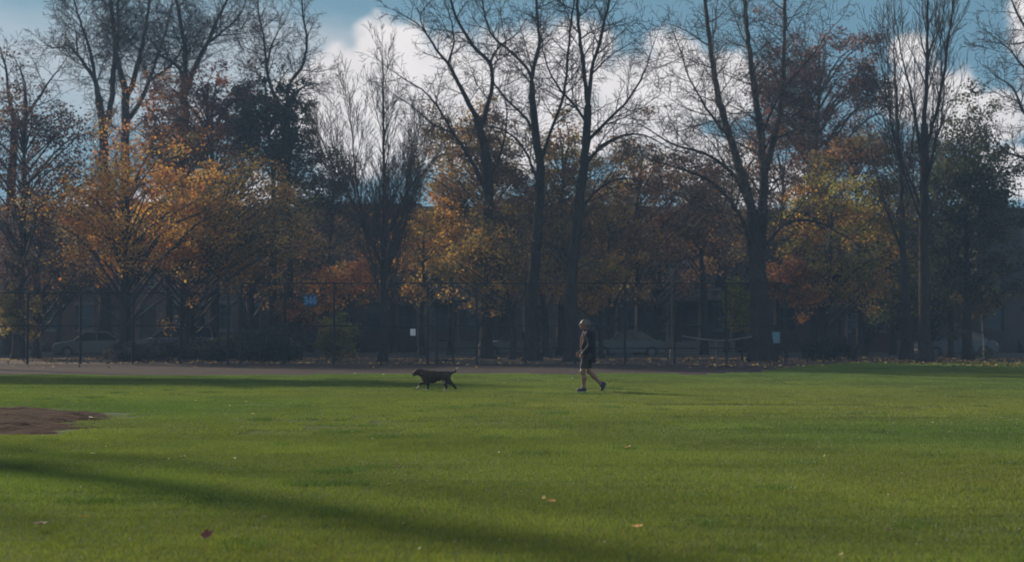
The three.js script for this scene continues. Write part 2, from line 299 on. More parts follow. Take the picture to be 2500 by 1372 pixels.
// a branch of level 1..3 with its own side twigs; twigs may carry leaves
function branch(ctx, level, p, dir, len, r0) {
  const { r, S, twigs } = ctx, seg = [0, 0.55, 0.36, 0.34][level], n = Math.max(2, Math.min([0, 9, 6, 3][level], Math.round(len / seg))), pts = [p.clone()], rad = [r0], dirs = [dir.clone()], d = dir.clone(), q = p.clone(), t = V();
  for (let k = 1; k <= n; k++) {
    d.add(t.set(r() - 0.5, r() - 0.5, r() - 0.5).multiplyScalar(S.wander * 2)); d.y += S.trop * (level === 1 ? 0.8 : 0.5); d.normalize();
    q.addScaledVector(d, len / n); pts.push(q.clone()); rad.push(Math.max(ctx.fine, r0 * (1 - 0.82 * k / n))); dirs.push(d.clone());
  }
  twigs.tube(pts, rad, level === 1 ? 5 : 3);
  if (level < 3) {
    const gap = S.gap[level] / ctx.dense, m = Math.floor(len * 0.88 / gap);
    for (let k = 0; k < m; k++) {
      const f = (0.12 + 0.88 * (k + r()) / m) * n, j = Math.min(n - 1, Math.floor(f)), pos = pts[j].clone().lerp(pts[j + 1], f - j);
      const a = S.angle[0] + (S.angle[1] - S.angle[0]) * r(), side = perp(dirs[j], r() * 6.283, V()), nd = dirs[j].clone().multiplyScalar(Math.cos(a)).addScaledVector(side, Math.sin(a)).normalize();
      const l2 = Math.max(0.25, len * S.ratio[level] * (1.1 - 0.55 * f / n) * (0.6 + 0.7 * r()));
      branch(ctx, level + 1, pos, nd, l2, Math.max(ctx.fine, rad[j] * 0.55));
    }
  }
  if (ctx.leafChance && level >= 2) for (const e of pts) if (r() < ctx.leafChance) leafQuad(ctx.leaves, e.clone().add(t.set(r() - 0.5, r() - 0.5, r() - 0.5).multiplyScalar(0.25)), 0.09 + 0.08 * r(), r, ctx.palette[Math.floor(r() * ctx.palette.length)]);
}
// a tree whose stems are drawn as polylines [x, y] measured on the photograph, at its own distance, with depth of their own
function bareTree({ name = 'bare_tree', label, category = 'tree', group, d, stems, style = 'spread', seed, dense = 1, fine = 0.010, reach = 3.4, palette, leafChance = 0, from = 0.25, twig = M.twig, place, lean = 1 }) {
  const r = rngOf(seed), S = STYLE[style], base = stems[0].m ? V(...place) : groundAt(stems[0].px[0][0], d);
  const root = thing(name, label, category, base.toArray(), 0, group), twigs = new Geo(), leaves = new Geo(true);
  const ctx = { r, S, twigs, dense, fine, leaves, leafChance, palette: LEAF[palette ?? 'olive'] };
  const tips = [];
  stems.forEach((st, si) => {
    // depth: each stem starts on the one it springs from and drifts towards or away from the viewer
    let z0 = 0; const a = st.px?.[0];
    if (si && a) { let best = 1e9; for (const [x, y, z] of tips) { const e = Math.hypot(x - a[0], y - a[1]); if (e < best) { best = e; z0 = z; } } }
    const drift = si ? (r() < 0.5 ? -1 : 1) * (0.12 + 0.35 * r()) * lean : 0; let run = 0;
    const ctl = st.m ? st.m.map((q) => V(...q)) : st.px.map(([x, y], k) => { if (k) run += Math.hypot(x - st.px[k - 1][0], y - st.px[k - 1][1]) / FOCAL * d; const z = z0 + drift * run; const w = at(x, y, d); if (!si && k === 0) w.y = -0.15; tips.push([x, y, z]); return V(w.x - base.x, w.y, -z); });
    const curve = new THREE.CatmullRomCurve3(ctl), len = curve.getLength(), n = Math.max(6, Math.round(len / 0.45)), pts = curve.getSpacedPoints(n), g = new Geo();
    const rad = pts.map((q, k) => { const t = k / n; let rr = lerp(st.r[0], st.r[1], Math.pow(t, 0.8)); if (!si) rr *= 1 + 0.75 * Math.exp(-Math.max(0, q.y) / 0.45); return rr * (0.94 + 0.12 * r()); });
    for (let k = 1; k < n; k++) pts[k].add(V((r() - 0.5) * 0.07, 0, (r() - 0.5) * 0.1));
    g.tube(pts, rad, si ? 8 : 12);
    part(si ? 'limb' : 'trunk', g.build(), M.bark, root);
    // side branches all along
    ctx.leafChance = st.leaf ?? leafChance;
    const t0 = st.from ?? (si ? 0.12 : from), gap = S.gap[0] / dense / (st.dense ?? 1), m = Math.floor(len * (1 - t0) / gap); let f = r() * 6.283;
    for (let k = 0; k < m; k++) {
      const t = t0 + (1 - t0) * (k + r() * 0.8) / m, j = Math.min(n - 1, Math.floor(t * n)), pos = pts[j].clone().lerp(pts[j + 1], t * n - j), dir = pts[j + 1].clone().sub(pts[j]).normalize();
      f += 2.4 + (r() - 0.5) * 0.8;
      const a = S.angle[0] + (S.angle[1] - S.angle[0]) * r(), nd = dir.clone().multiplyScalar(Math.cos(a)).addScaledVector(perp(dir, f, V()), Math.sin(a)).normalize();
      const l1 = (st.reach ?? reach) * (0.35 + 0.75 * r()) * (1.05 - 0.5 * t);
      branch(ctx, 1, pos, nd, l1, Math.min(rad[j] * 0.5, 0.012 + l1 * 0.011));
    }
    if (st.r[1] < 0.08) branch(ctx, 1, pts[n], pts[n].clone().sub(pts[n - 1]).normalize(), 1.6, Math.max(fine, st.r[1] * 0.9));
  });
  part('branches', twigs.build(), twig, root, 'stuff');
  if (leaves.i.length) part('foliage', leaves.build(), M.leaf, root, 'stuff');
  return root;
}
// a tree or shrub in leaf: trunk, limbs to clusters spread through an uneven crown, folded leaves in each cluster
function leafyTree({ name = 'autumn_tree', label, category = 'tree', group, px, d, cx, cy, rx, ry, rz, clusters, per, spread = 0.5, size = 0.125, palette, second, share = 0.15, seed, trunk = 0.2, bark = M.bark, hollow = 0.45, lumps = 0.4, droop = 0, stemless = false }) {
  const r = rngOf(seed), base = groundAt(px ?? cx, d), root = thing(name, label, category, base.toArray(), 0, group), s = d / FOCAL;
  const c = at(cx, cy, d); c.x -= base.x; c.z = 0; const RX = rx * s, RY = ry * s, RZ = (rz ?? rx * 0.8) * s;
  const wood = new Geo(), twigs = new Geo(), leaves = new Geo(true);
  const fork = V((r() - 0.5) * 0.3 + c.x * 0.25, Math.max(0.4, c.y - RY * 0.75), (r() - 0.5) * 0.3);
  const topP = V(c.x * 0.8, c.y + RY * 0.55, 0);
  if (!stemless) {
    const curve = new THREE.CatmullRomCurve3([V(0, -0.15, 0), V((r() - 0.5) * 0.2, fork.y * 0.5, (r() - 0.5) * 0.2), fork, V(lerp(fork.x, topP.x, 0.5) + (r() - 0.5) * 0.5, lerp(fork.y, topP.y, 0.5), (r() - 0.5) * 0.6), topP]), pts = curve.getSpacedPoints(22);
    wood.tube(pts, pts.map((q, k) => Math.max(0.02, trunk * (1 - 0.85 * k / 22)) * (1 + 0.6 * Math.exp(-Math.max(0, q.y) / 0.3))), 9);
    var axis = pts;
  }
  const pal = LEAF[palette], pal2 = LEAF[second ?? palette];
  for (let k = 0; k < clusters; k++) {
    let q, f, tries = 0;
    do { const a = r() * 6.283, z = 2 * r() - 1, w = Math.sqrt(1 - z * z); f = V(Math.cos(a) * w, z, Math.sin(a) * w); tries++; } while (tries < 6 && fbm(f.x * 1.6 + seed, f.y * 1.6, f.z * 1.6, 2) < lumps * (0.5 + r()) * 0.9);
    const rr = (hollow + (1 - hollow) * Math.pow(r(), 0.6)) * (0.3 + 1.4 * fbm(f.x * 2.3 + seed * 3, f.y * 2.3, f.z * 2.3, 3)) * (r() < 0.12 ? 1.25 : 1);
    q = V(c.x + f.x * RX * rr, Math.max(0.3, c.y + f.y * RY * rr), f.z * RZ * rr);
    // limb from the trunk to the cluster
    const from = stemless ? V(q.x * 0.3, 0, q.z * 0.3) : axis[Math.max(4, Math.min(19, Math.floor(22 * (q.y - 0.8 * Math.hypot(q.x - c.x, q.z) - 0) / topP.y)))];
    const mid = from.clone().lerp(q, 0.55).add(V((r() - 0.5) * 0.9, (0.14 - droop) * from.distanceTo(q) + (r() - 0.5) * 0.6, (r() - 0.5) * 0.9));
    if (k % 3 === 0) { const pts = new THREE.CatmullRomCurve3([from, mid, q]).getPoints(6), r0 = Math.min(trunk * 0.4, 0.015 + from.distanceTo(q) * 0.012); twigs.tube(pts, pts.map((_, j) => Math.max(0.006, r0 * (1 - 0.85 * j / 6))), 4); }
    for (let t = 0; t < 3; t++) { const e = q.clone().add(V((r() - 0.5) * 1.6, (r() - 0.3) * 1.2, (r() - 0.5) * 1.6).multiplyScalar(spread)); twigs.tube([mid.clone().lerp(q, 0.8), q.clone().lerp(e, 0.4).add(V(0, 0.05, 0)), e], [0.011, 0.008, 0.004], 3); }
    const p = r() < share ? pal2 : pal, tone = pal.length > 1 ? p[Math.floor(r() * p.length)] : p[0], sz = 0.5 + 0.95 * r(), n = Math.round(per * 1.6 * (0.3 + 0.9 * sz * r() + 0.35 * sz));
    for (let j = 0; j < n; j++) {
      const g = () => (r() + r() + r() - 1.5) * 1.15, e = V(q.x + g() * spread * sz, q.y + g() * spread * sz * 0.7, q.z + g() * spread * sz);
      if (e.y < 0.05) e.y = 0.05 + r() * 0.2;
      leafQuad(leaves, e, size * (0.45 + 1.1 * r()), r, r() < 0.6 ? tone : p[Math.floor(r() * p.length)]);
    }
  }
  if (!stemless) part('trunk', wood.build(), bark, root);
  part('branches', twigs.build(), M.twig, root, 'stuff');
  part('foliage', leaves.build(), M.leaf, root, 'stuff');
  return root;
}

// ------------------------------------------------------------------ the bare trees along the fence and behind the street
bareTree({ label: 'tall bare tree with a thick trunk forking into three straight stems, right of the walker', d: 80, seed: 1, reach: 3.9, stems: [
  { px: [[1862, 886], [1858, 800], [1853, 700], [1846, 600], [1838, 515]], r: [0.6, 0.36], from: 0.75 },
  { px: [[1838, 515], [1816, 420], [1795, 335], [1772, 240], [1760, 150], [1752, 60], [1746, -60], [1740, -200], [1730, -330]], r: [0.27, 0.03] },
  { px: [[1853, 650], [1870, 530], [1880, 420], [1879, 300], [1870, 180], [1863, 60], [1858, -110], [1850, -250], [1856, -380]], r: [0.33, 0.03] },
  { px: [[1880, 420], [1905, 345], [1930, 260], [1943, 170], [1952, 60], [1964, -90], [1985, -230], [2000, -330]], r: [0.19, 0.03] },
  { px: [[1848, 630], [1800, 525], [1735, 455], [1660, 425], [1580, 405]], r: [0.15, 0.03] },
  { px: [[1836, 510], [1785, 425], [1715, 380], [1640, 362], [1580, 330]], r: [0.13, 0.03] },
  { px: [[1795, 335], [1740, 270], [1690, 190], [1650, 90]], r: [0.09, 0.02] },
  { px: [[1860, 610], [1920, 545], [1990, 545], [2060, 585]], r: [0.12, 0.03] },
  { px: [[1880, 320], [1920, 220], [1990, 130], [2040, 60]], r: [0.08, 0.02] },
] });
bareTree({ label: 'bare tree behind the walker, its trunk dividing into two slim leaders', d: 79, seed: 2, reach: 3.4, stems: [
  { px: [[1400, 886], [1397, 800], [1393, 720], [1397, 640], [1409, 560], [1418, 470], [1428, 380], [1435, 300], [1437, 255]], r: [0.38, 0.19], from: 0.45 },
  { px: [[1437, 255], [1427, 180], [1418, 120], [1410, 40], [1402, -90], [1392, -220], [1390, -320]], r: [0.13, 0.02] },
  { px: [[1437, 262], [1446, 168], [1463, 105], [1484, 17], [1498, -80], [1520, -200], [1530, -300]], r: [0.12, 0.02] },
  { px: [[1433, 345], [1480, 300], [1537, 241], [1570, 180], [1596, 105]], r: [0.1, 0.02] },
  { px: [[1436, 310], [1411, 266], [1365, 217], [1327, 140], [1318, 60]], r: [0.09, 0.02] },
  { px: [[1425, 400], [1490, 345], [1560, 335], [1640, 380]], r: [0.1, 0.02] },
  { px: [[1414, 520], [1460, 460], [1530, 430], [1600, 450]], r: [0.1, 0.02] },
  { px: [[1394, 700], [1372, 620], [1330, 590], [1270, 600]], r: [0.14, 0.03] },
] });
bareTree({ label: 'bare tree with a dark upright trunk, between the dog and the walker', d: 81, seed: 3, reach: 3.3, stems: [
  { px: [[1299, 882], [1298, 800], [1300, 700], [1309, 600], [1316, 500], [1318, 402], [1304, 297], [1298, 230]], r: [0.37, 0.18], from: 0.4 },
  { px: [[1298, 230], [1300, 170], [1318, 98], [1314, 20], [1310, -80], [1300, -220], [1305, -340]], r: [0.13, 0.02] },
  { px: [[1301, 280], [1296, 175], [1243, 108], [1201, 70], [1180, 0], [1165, -110], [1150, -220]], r: [0.1, 0.02] },
  { px: [[1310, 340], [1288, 290], [1240, 238], [1205, 190], [1190, 120]], r: [0.1, 0.02] },
  { px: [[1318, 402], [1345, 320], [1375, 240], [1382, 150], [1395, 40], [1400, -80], [1420, -190]], r: [0.1, 0.02] },
  { px: [[1313, 440], [1271, 345], [1204, 300], [1140, 310]], r: [0.09, 0.02] },
] });
bareTree({ label: 'old bare tree with crooked spreading limbs, behind the dog', d: 88, seed: 4, reach: 3.0, dense: 0.95, stems: [
  { px: [[1188, 878], [1187, 780], [1186, 680], [1191, 560], [1193, 450], [1181, 360], [1164, 285]], r: [0.36, 0.24], from: 0.5 },
  { px: [[1164, 285], [1124, 217], [1096, 164], [1065, 129], [1044, 94], [1008, 66], [975, 50]], r: [0.17, 0.02] },
  { px: [[1172, 320], [1196, 240], [1204, 190], [1190, 150], [1168, 134], [1145, 105], [1110, 40], [1090, -70], [1085, -190]], r: [0.16, 0.02] },
  { px: [[1196, 165], [1216, 122], [1257, 91], [1285, 50]], r: [0.08, 0.02] },
  { px: [[1188, 470], [1152, 395], [1107, 329], [1079, 280], [1037, 231], [995, 206], [949, 175]], r: [0.15, 0.02] },
  { px: [[1107, 329], [1060, 310], [1010, 270], [960, 240]], r: [0.07, 0.02] },
  { px: [[1096, 164], [1110, 110], [1100, 50], [1080, 0]], r: [0.07, 0.02] },
  { px: [[1192, 440], [1222, 380], [1238, 300], [1232, 220]], r: [0.1, 0.02] },
  { px: [[1044, 94], [1030, 60], [1060, 20]], r: [0.05, 0.02] },
] });
bareTree({ label: 'slender young bare tree with fine rising twigs beside the blue distance board', d: 78.5, seed: 5, style: 'upright', reach: 4.2, dense: 1.15, fine: 0.008, from: 0.14, twig: M.twigRed, stems: [
  { px: [[935, 876], [935, 780], [936, 650], [936, 500], [935, 350], [934, 220], [931, 125]], r: [0.2, 0.02] },
  { px: [[935, 740], [905, 620], [880, 480], [868, 340], [862, 240]], r: [0.09, 0.015] },
  { px: [[935, 700], [968, 570], [990, 430], [1003, 300]], r: [0.08, 0.015] },
  { px: [[933, 660], [900, 560], [830, 430], [790, 330]], r: [0.07, 0.015] },
  { px: [[936, 600], [975, 510], [1020, 420], [1060, 330]], r: [0.06, 0.015] },
] });
bareTree({ name: 'bare_tree', label: 'bare tree with a fan of straight rising stems, right of the low wooden stakes', d: 77, seed: 6, style: 'upright', reach: 3.6, dense: 0.85, from: 0.4, stems: [
  { px: [[2260, 890], [2258, 780], [2258, 650], [2260, 500], [2262, 400], [2262, 300]], r: [0.33, 0.17] },
  { px: [[2262, 310], [2262, 150], [2258, 20], [2256, -120], [2250, -240]], r: [0.12, 0.015] },
  { px: [[2261, 420], [2250, 260], [2232, 120], [2222, -20]], r: [0.1, 0.015] },
  { px: [[2263, 370], [2295, 220], [2306, 100], [2314, -20], [2325, -150]], r: [0.1, 0.015] },
  { px: [[2262, 440], [2322, 280], [2345, 150], [2358, 40]], r: [0.08, 0.015] },
  { px: [[2259, 520], [2200, 330], [2190, 190], [2195, 60]], r: [0.08, 0.015] },
  { px: [[2259, 560], [2180, 350], [2150, 220], [2133, 110]], r: [0.08, 0.015] },
  { px: [[2258, 480], [2285, 330], [2290, 200]], r: [0.07, 0.015], dense: 1.5, reach: 2.2 },
  { px: [[2258, 560], [2330, 420], [2400, 330]], r: [0.07, 0.015] },
] });
bareTree({ label: 'thinner bare tree standing just behind the one with fanned stems', d: 83, seed: 7, style: 'upright', reach: 3.4, dense: 0.85, from: 0.35, stems: [
  { px: [[2216, 880], [2214, 760], [2206, 600], [2204, 450], [2196, 300], [2190, 170], [2188, 60]], r: [0.3, 0.02] },
  { px: [[2206, 620], [2170, 480], [2150, 360], [2140, 250]], r: [0.1, 0.015] },
  { px: [[2204, 520], [2240, 400], [2262, 300], [2275, 190]], r: [0.1, 0.015] },
] });
bareTree({ label: 'bare tree with crooked dark limbs reaching over the flat roofed dark building', d: 82, seed: 8, reach: 3.2, dense: 1.1, stems: [
  { px: [[2600, 890], [2596, 700], [2588, 550], [2570, 420], [2555, 300], [2550, 180], [2555, 40], [2560, -80]], r: [0.42, 0.06], from: 0.5 },
  { px: [[2580, 480], [2540, 410], [2500, 395], [2433, 371], [2390, 330]], r: [0.13, 0.02] },
  { px: [[2556, 320], [2500, 280], [2465, 224], [2430, 205], [2400, 190]], r: [0.13, 0.02] },
  { px: [[2550, 200], [2500, 160], [2465, 122], [2426, 94]], r: [0.1, 0.02] },
  { px: [[2552, 120], [2500, 60], [2470, 10], [2450, -50]], r: [0.1, 0.02] },
] });
const FAR = 'bare trees rising behind the golden tree';
bareTree({ label: 'tall bare tree rising in haze behind the golden tree, limbs arching outwards', d: 99, seed: 9, palette: 'brown', reach: 3.6, dense: 1.2, fine: 0.011, stems: [
  { px: [[255, 862], [255, 700], [256, 480], [250, 400], [246, 300], [235, 240]], r: [0.43, 0.25], from: 0.5 },
  { px: [[235, 240], [224, 196], [205, 165], [175, 126], [150, 101], [120, 108], [95, 100]], r: [0.2, 0.03] },
  { px: [[246, 320], [259, 266], [262, 154], [258, 70], [245, 10], [238, -100], [232, -220]], r: [0.22, 0.03] },
  { px: [[262, 200], [276, 147], [290, 60], [300, -70]], r: [0.16, 0.03] },
  { px: [[224, 196], [218, 120], [200, 50], [185, -40]], r: [0.14, 0.03] },
  { px: [[175, 126], [165, 70], [150, 20]], r: [0.08, 0.02] },
  { px: [[240, -60], [180, -170], [150, -290]], r: [0.1, 0.03], dense: 1.4, reach: 3.6, leaf: 0.5 },
  { px: [[240, -100], [250, -210], [235, -340]], r: [0.1, 0.03], dense: 1.4, reach: 3.6, leaf: 0.5 },
  { px: [[240, -70], [310, -180], [350, -280]], r: [0.1, 0.03], dense: 1.4, reach: 3.6, leaf: 0.5 },
] });
bareTree({ label: 'tall bare tree in haze with four rising stems above the golden leaves', d: 101, seed: 10, palette: 'brown', reach: 3.6, dense: 1.2, fine: 0.011, stems: [
  { px: [[306, 860], [304, 700], [302, 480], [301, 315], [300, 215]], r: [0.43, 0.25], from: 0.5 },
  { px: [[300, 215], [288, 140], [286, 52], [280, -80], [270, -220]], r: [0.2, 0.03] },
  { px: [[300, 240], [315, 200], [325, 140], [336, 60], [345, -60], [355, -190]], r: [0.2, 0.03] },
  { px: [[301, 300], [335, 240], [352, 190], [371, 115], [388, 40], [400, -60]], r: [0.18, 0.03] },
  { px: [[352, 190], [400, 150], [430, 90], [440, 10]], r: [0.12, 0.03] },
  { px: [[345, -60], [285, -170], [255, -290]], r: [0.1, 0.03], dense: 1.4, reach: 3.6, leaf: 0.5 },
  { px: [[345, -100], [355, -210], [340, -340]], r: [0.1, 0.03], dense: 1.4, reach: 3.6, leaf: 0.5 },
  { px: [[345, -70], [415, -180], [455, -280]], r: [0.1, 0.03], dense: 1.4, reach: 3.6, leaf: 0.5 },
] });
bareTree({ label: 'bare twin stemmed tree in haze above the russet tree', d: 100, seed: 11, palette: 'brown', reach: 3.7, dense: 1.2, fine: 0.011, stems: [
  { px: [[448, 862], [448, 600], [446, 400], [444, 210]], r: [0.36, 0.22], from: 0.55 },
  { px: [[444, 215], [437, 168], [415, 150], [392, 135], [370, 90]], r: [0.18, 0.03] },
  { px: [[444, 220], [452, 150], [451, 91], [440, 10], [436, -80], [430, -200]], r: [0.2, 0.03] },
  { px: [[446, 230], [466, 168], [497, 98], [514, 52], [545, -30], [560, -140]], r: [0.2, 0.03] },
  { px: [[497, 98], [540, 70], [580, 40], [600, 0]], r: [0.1, 0.03] },
  { px: [[437, -70], [377, -180], [347, -300]], r: [0.1, 0.03], dense: 1.4, reach: 3.6, leaf: 0.5 },
  { px: [[437, -110], [447, -220], [432, -350]], r: [0.1, 0.03], dense: 1.4, reach: 3.6, leaf: 0.5 },
  { px: [[437, -80], [507, -190], [547, -290]], r: [0.1, 0.03], dense: 1.4, reach: 3.6, leaf: 0.5 },
] });
bareTree({ label: 'bare tree with crooked fine twigs against the white cloud, above the dark green tree', d: 100.5, seed: 12, palette: 'brown', reach: 3.2, dense: 1.2, fine: 0.010, stems: [
  { px: [[690, 864], [690, 600], [692, 400], [698, 260]], r: [0.4, 0.22], from: 0.6 },
  { px: [[697, 290], [655, 210], [640, 147], [632, 87], [615, 20], [605, -90]], r: [0.16, 0.03] },
  { px: [[698, 260], [703, 210], [735, 168], [752, 115], [745, 50], [740, -60]], r: [0.14, 0.03] },
  { px: [[703, 240], [735, 215], [770, 205], [800, 215]], r: [0.1, 0.02] },
  { px: [[640, 147], [660, 90], [690, 40]], r: [0.09, 0.02] },
  { px: [[742, -60], [682, -170], [652, -290]], r: [0.1, 0.03], dense: 1.4, reach: 3.6, leaf: 0.5 },
  { px: [[742, -100], [752, -210], [737, -340]], r: [0.1, 0.03], dense: 1.4, reach: 3.6, leaf: 0.5 },
  { px: [[742, -70], [812, -180], [852, -280]], r: [0.1, 0.03], dense: 1.4, reach: 3.6, leaf: 0.5 },
] });
bareTree({ label: 'hazy bare tree over the dark plum tree at the street corner', d: 91.5, seed: 13, reach: 3.3, fine: 0.010, stems: [
  { px: [[20, 862], [20, 600], [25, 400], [30, 300]], r: [0.4, 0.22], from: 0.6 },
  { px: [[30, 300], [10, 230], [0, 160], [-20, 100]], r: [0.16, 0.03] },
  { px: [[30, 320], [70, 240], [95, 180], [120, 140]], r: [0.14, 0.03] },
] });
// the tall trees whose shadows cross the lawn; they stand outside the picture
bareTree({ label: 'tall bare tree standing on the lawn, its leaning leader casting the long shadow', place: [-29.7, 0, -44.2], seed: 14, reach: 2.2, dense: 0.9, palette: 'brown', leafChance: 0.06, stems: [
  { m: [[0, -0.15, 0], [0.1, 5, 0.1], [0, 10, 0], [0.1, 14, 0.1], [0, 16.5, 0], [0.3, 18.5, 0.3], [0.1, 20.5, 0.5]], r: [0.7, 0.3], from: 0.55 },
  { m: [[0, 11, 0], [0.5, 14, -0.8], [0.8, 17, -1.5], [0.7, 19.5, -1.9], [0.9, 21, -2.1]], r: [0.22, 0.06] },
  { m: [[0, 13, 0], [-1.2, 15, 0.4], [-1.8, 17, 0.9], [-1.7, 19, 1.2]], r: [0.18, 0.05] },
  { m: [[0.1, 16.5, 0], [-0.5, 18, -0.5], [-0.6, 19.8, -0.8]], r: [0.16, 0.06] },
  { m: [[0, 14, 0], [0.9, 16, 0.5], [1.0, 18.5, 0.9]], r: [0.18, 0.06] },
] });

// ------------------------------------------------------------------ trees and shrubs in leaf
leafyTree({ label: 'broad maple in glowing golden leaf with low arching limbs', px: 300, d: 84, cx: 310, cy: 520, rx: 255, ry: 175, clusters: 290, per: 30, rz: 130, hollow: 0.25, palette: 'gold', second: 'orange', share: 0.25, seed: 31, trunk: 0.26, spread: 0.55 });
leafyTree({ label: 'golden orange tree with drooping outer twigs beside the blue distance board', px: 455, d: 85, cx: 585, cy: 540, rx: 210, ry: 160, clusters: 240, per: 30, rz: 110, hollow: 0.25, palette: 'gold', second: 'olive', share: 0.4, seed: 32, trunk: 0.24, spread: 0.55 });
leafyTree({ label: 'low golden tree whose leaves hang over the parked cars', px: 470, d: 87, cx: 450, cy: 600, rx: 250, ry: 95, rz: 90, clusters: 170, per: 30, hollow: 0.2, palette: 'gold', second: 'brown', share: 0.4, seed: 59, trunk: 0.16, spread: 0.5 });
leafyTree({ label: 'tall russet brown tree above the golden trees', px: 520, d: 95, cx: 510, cy: 330, rx: 175, ry: 170, clusters: 220, per: 52, palette: 'russet', second: 'orange', share: 0.2, seed: 33, trunk: 0.35 });
leafyTree({ label: 'brown gold tree rising behind the golden maple', px: 415, d: 94, cx: 470, cy: 370, rx: 200, ry: 175, rz: 110, clusters: 240, per: 32, hollow: 0.25, palette: 'orange', second: 'brown', share: 0.45, seed: 60, trunk: 0.24 });
leafyTree({ name: 'evergreen_tree', label: 'dark green ivy clad tree with two rounded tops in front of the white cloud', px: 668, d: 93, cx: 640, cy: 280, rx: 90, ry: 130, clusters: 120, per: 50, palette: 'dark', second: 'russet', share: 0.12, seed: 34, trunk: 0.3, spread: 0.45, hollow: 0.3 });
leafyTree({ name: 'evergreen_tree', label: 'dark evergreen column leaning against the white cloud', px: 705, d: 92, cx: 715, cy: 355, rx: 68, ry: 140, clusters: 100, per: 48, palette: 'dark', seed: 35, trunk: 0.26, spread: 0.42, hollow: 0.3 });
leafyTree({ label: 'dark plum brown tree in thinning leaf at the street corner', px: 45, d: 86, cx: 50, cy: 415, rx: 180, ry: 215, clusters: 240, per: 32, palette: 'plum', second: 'brown', share: 0.2, seed: 36, trunk: 0.36, spread: 0.6 });
leafyTree({ label: 'low dark tree under the plum brown one', px: 90, d: 89, cx: 100, cy: 650, rx: 190, ry: 105, clusters: 130, per: 55, palette: 'plum', second: 'olive', share: 0.25, seed: 37, trunk: 0.2, spread: 0.6 });
leafyTree({ label: 'small dark leaved tree over the parked cars', px: 610, d: 96, cx: 640, cy: 600, rx: 170, ry: 110, clusters: 110, per: 60, palette: 'brown', second: 'dark', share: 0.4, seed: 58, trunk: 0.2, spread: 0.6 });
leafyTree({ label: 'small dark bushy tree behind the slender bare tree', px: 800, d: 92, cx: 810, cy: 500, rx: 75, ry: 115, clusters: 70, per: 58, palette: 'plum', second: 'dark', share: 0.4, seed: 38, trunk: 0.16 });
leafyTree({ label: 'orange leaved sapling glowing behind the slender bare tree', px: 860, d: 91, cx: 850, cy: 680, rx: 85, ry: 50, clusters: 60, per: 42, palette: 'orange', second: 'gold', share: 0.4, seed: 39, trunk: 0.1, spread: 0.4 });
leafyTree({ label: 'bright yellow tree between the slender bare tree and the crooked one', px: 1030, d: 91, cx: 1040, cy: 600, rx: 95, ry: 125, clusters: 110, per: 42, rz: 60, palette: 'gold', second: 'olive', share: 0.4, seed: 40, trunk: 0.2 });
leafyTree({ label: 'olive brown tree in autumn leaf behind the crooked bare tree', px: 1180, d: 94, cx: 1175, cy: 480, rx: 150, ry: 225, clusters: 270, per: 54, palette: 'olive', second: 'brown', share: 0.5, seed: 41, trunk: 0.3, spread: 0.55 });
leafyTree({ label: 'low branched golden brown tree whose leaves hang over the fence', px: 1250, d: 86, cx: 1200, cy: 650, rx: 150, ry: 85, clusters: 110, per: 44, rz: 80, palette: 'olive', second: 'gold', share: 0.35, seed: 42, trunk: 0.18, droop: 0.1 });
leafyTree({ label: 'olive brown tree behind the two bare trees by the walker', px: 1370, d: 95, cx: 1385, cy: 480, rx: 135, ry: 200, clusters: 200, per: 54, palette: 'brown', second: 'olive', share: 0.5, seed: 43, trunk: 0.3 });
leafyTree({ label: 'low spray of yellow leaves above the head of the walker', px: 1470, d: 87, cx: 1450, cy: 690, rx: 110, ry: 62, clusters: 62, per: 58, palette: 'olive', second: 'gold', share: 0.5, seed: 44, trunk: 0.14, spread: 0.45 });
leafyTree({ label: 'brown leaved tree in front of the porch house', px: 1560, d: 97, cx: 1560, cy: 515, rx: 160, ry: 165, clusters: 210, per: 54, palette: 'brown', second: 'olive', share: 0.35, seed: 45, trunk: 0.28 });
leafyTree({ label: 'rust brown tree left of the thick forked trunk', px: 1720, d: 98, cx: 1700, cy: 500, rx: 130, ry: 130, clusters: 150, per: 52, palette: 'brown', second: 'russet', share: 0.5, seed: 46, trunk: 0.26 });
leafyTree({ label: 'tall dark red brown tree towering behind the forked bare tree', px: 1990, d: 100, cx: 2010, cy: 245, rx: 190, ry: 200, clusters: 290, per: 58, palette: 'plum', second: 'russet', share: 0.45, seed: 47, trunk: 0.4, spread: 0.6 });
leafyTree({ label: 'golden green tree lit through its leaves, right of the forked trunk', px: 2010, d: 87, cx: 2040, cy: 590, rx: 150, ry: 150, clusters: 200, per: 42, rz: 90, palette: 'lime', second: 'gold', share: 0.4, seed: 48, trunk: 0.22, spread: 0.5 });
leafyTree({ label: 'olive tree behind the golden green one', px: 2100, d: 92, cx: 2090, cy: 440, rx: 130, ry: 125, clusters: 130, per: 54, palette: 'olive', second: 'brown', share: 0.5, seed: 49, trunk: 0.24 });
leafyTree({ label: 'dark green tree beside the flat roofed dark building', px: 2365, d: 85, cx: 2370, cy: 540, rx: 115, ry: 250, clusters: 240, per: 64, palette: 'green', second: 'dark', share: 0.5, seed: 50, trunk: 0.3, spread: 0.55 });
leafyTree({ label: 'reddish leaved sapling under the golden green tree', px: 1920, d: 86, cx: 1935, cy: 690, rx: 75, ry: 60, clusters: 50, per: 56, palette: 'orange', second: 'russet', share: 0.5, seed: 51, trunk: 0.09, spread: 0.4 });
leafyTree({ name: 'young_tree', label: 'narrow yellow green young tree left of the thick forked trunk', px: 1812, d: 84, cx: 1812, cy: 745, rx: 42, ry: 66, clusters: 62, per: 60, palette: 'lime', seed: 52, trunk: 0.06, spread: 0.32, size: 0.12, hollow: 0.1 });
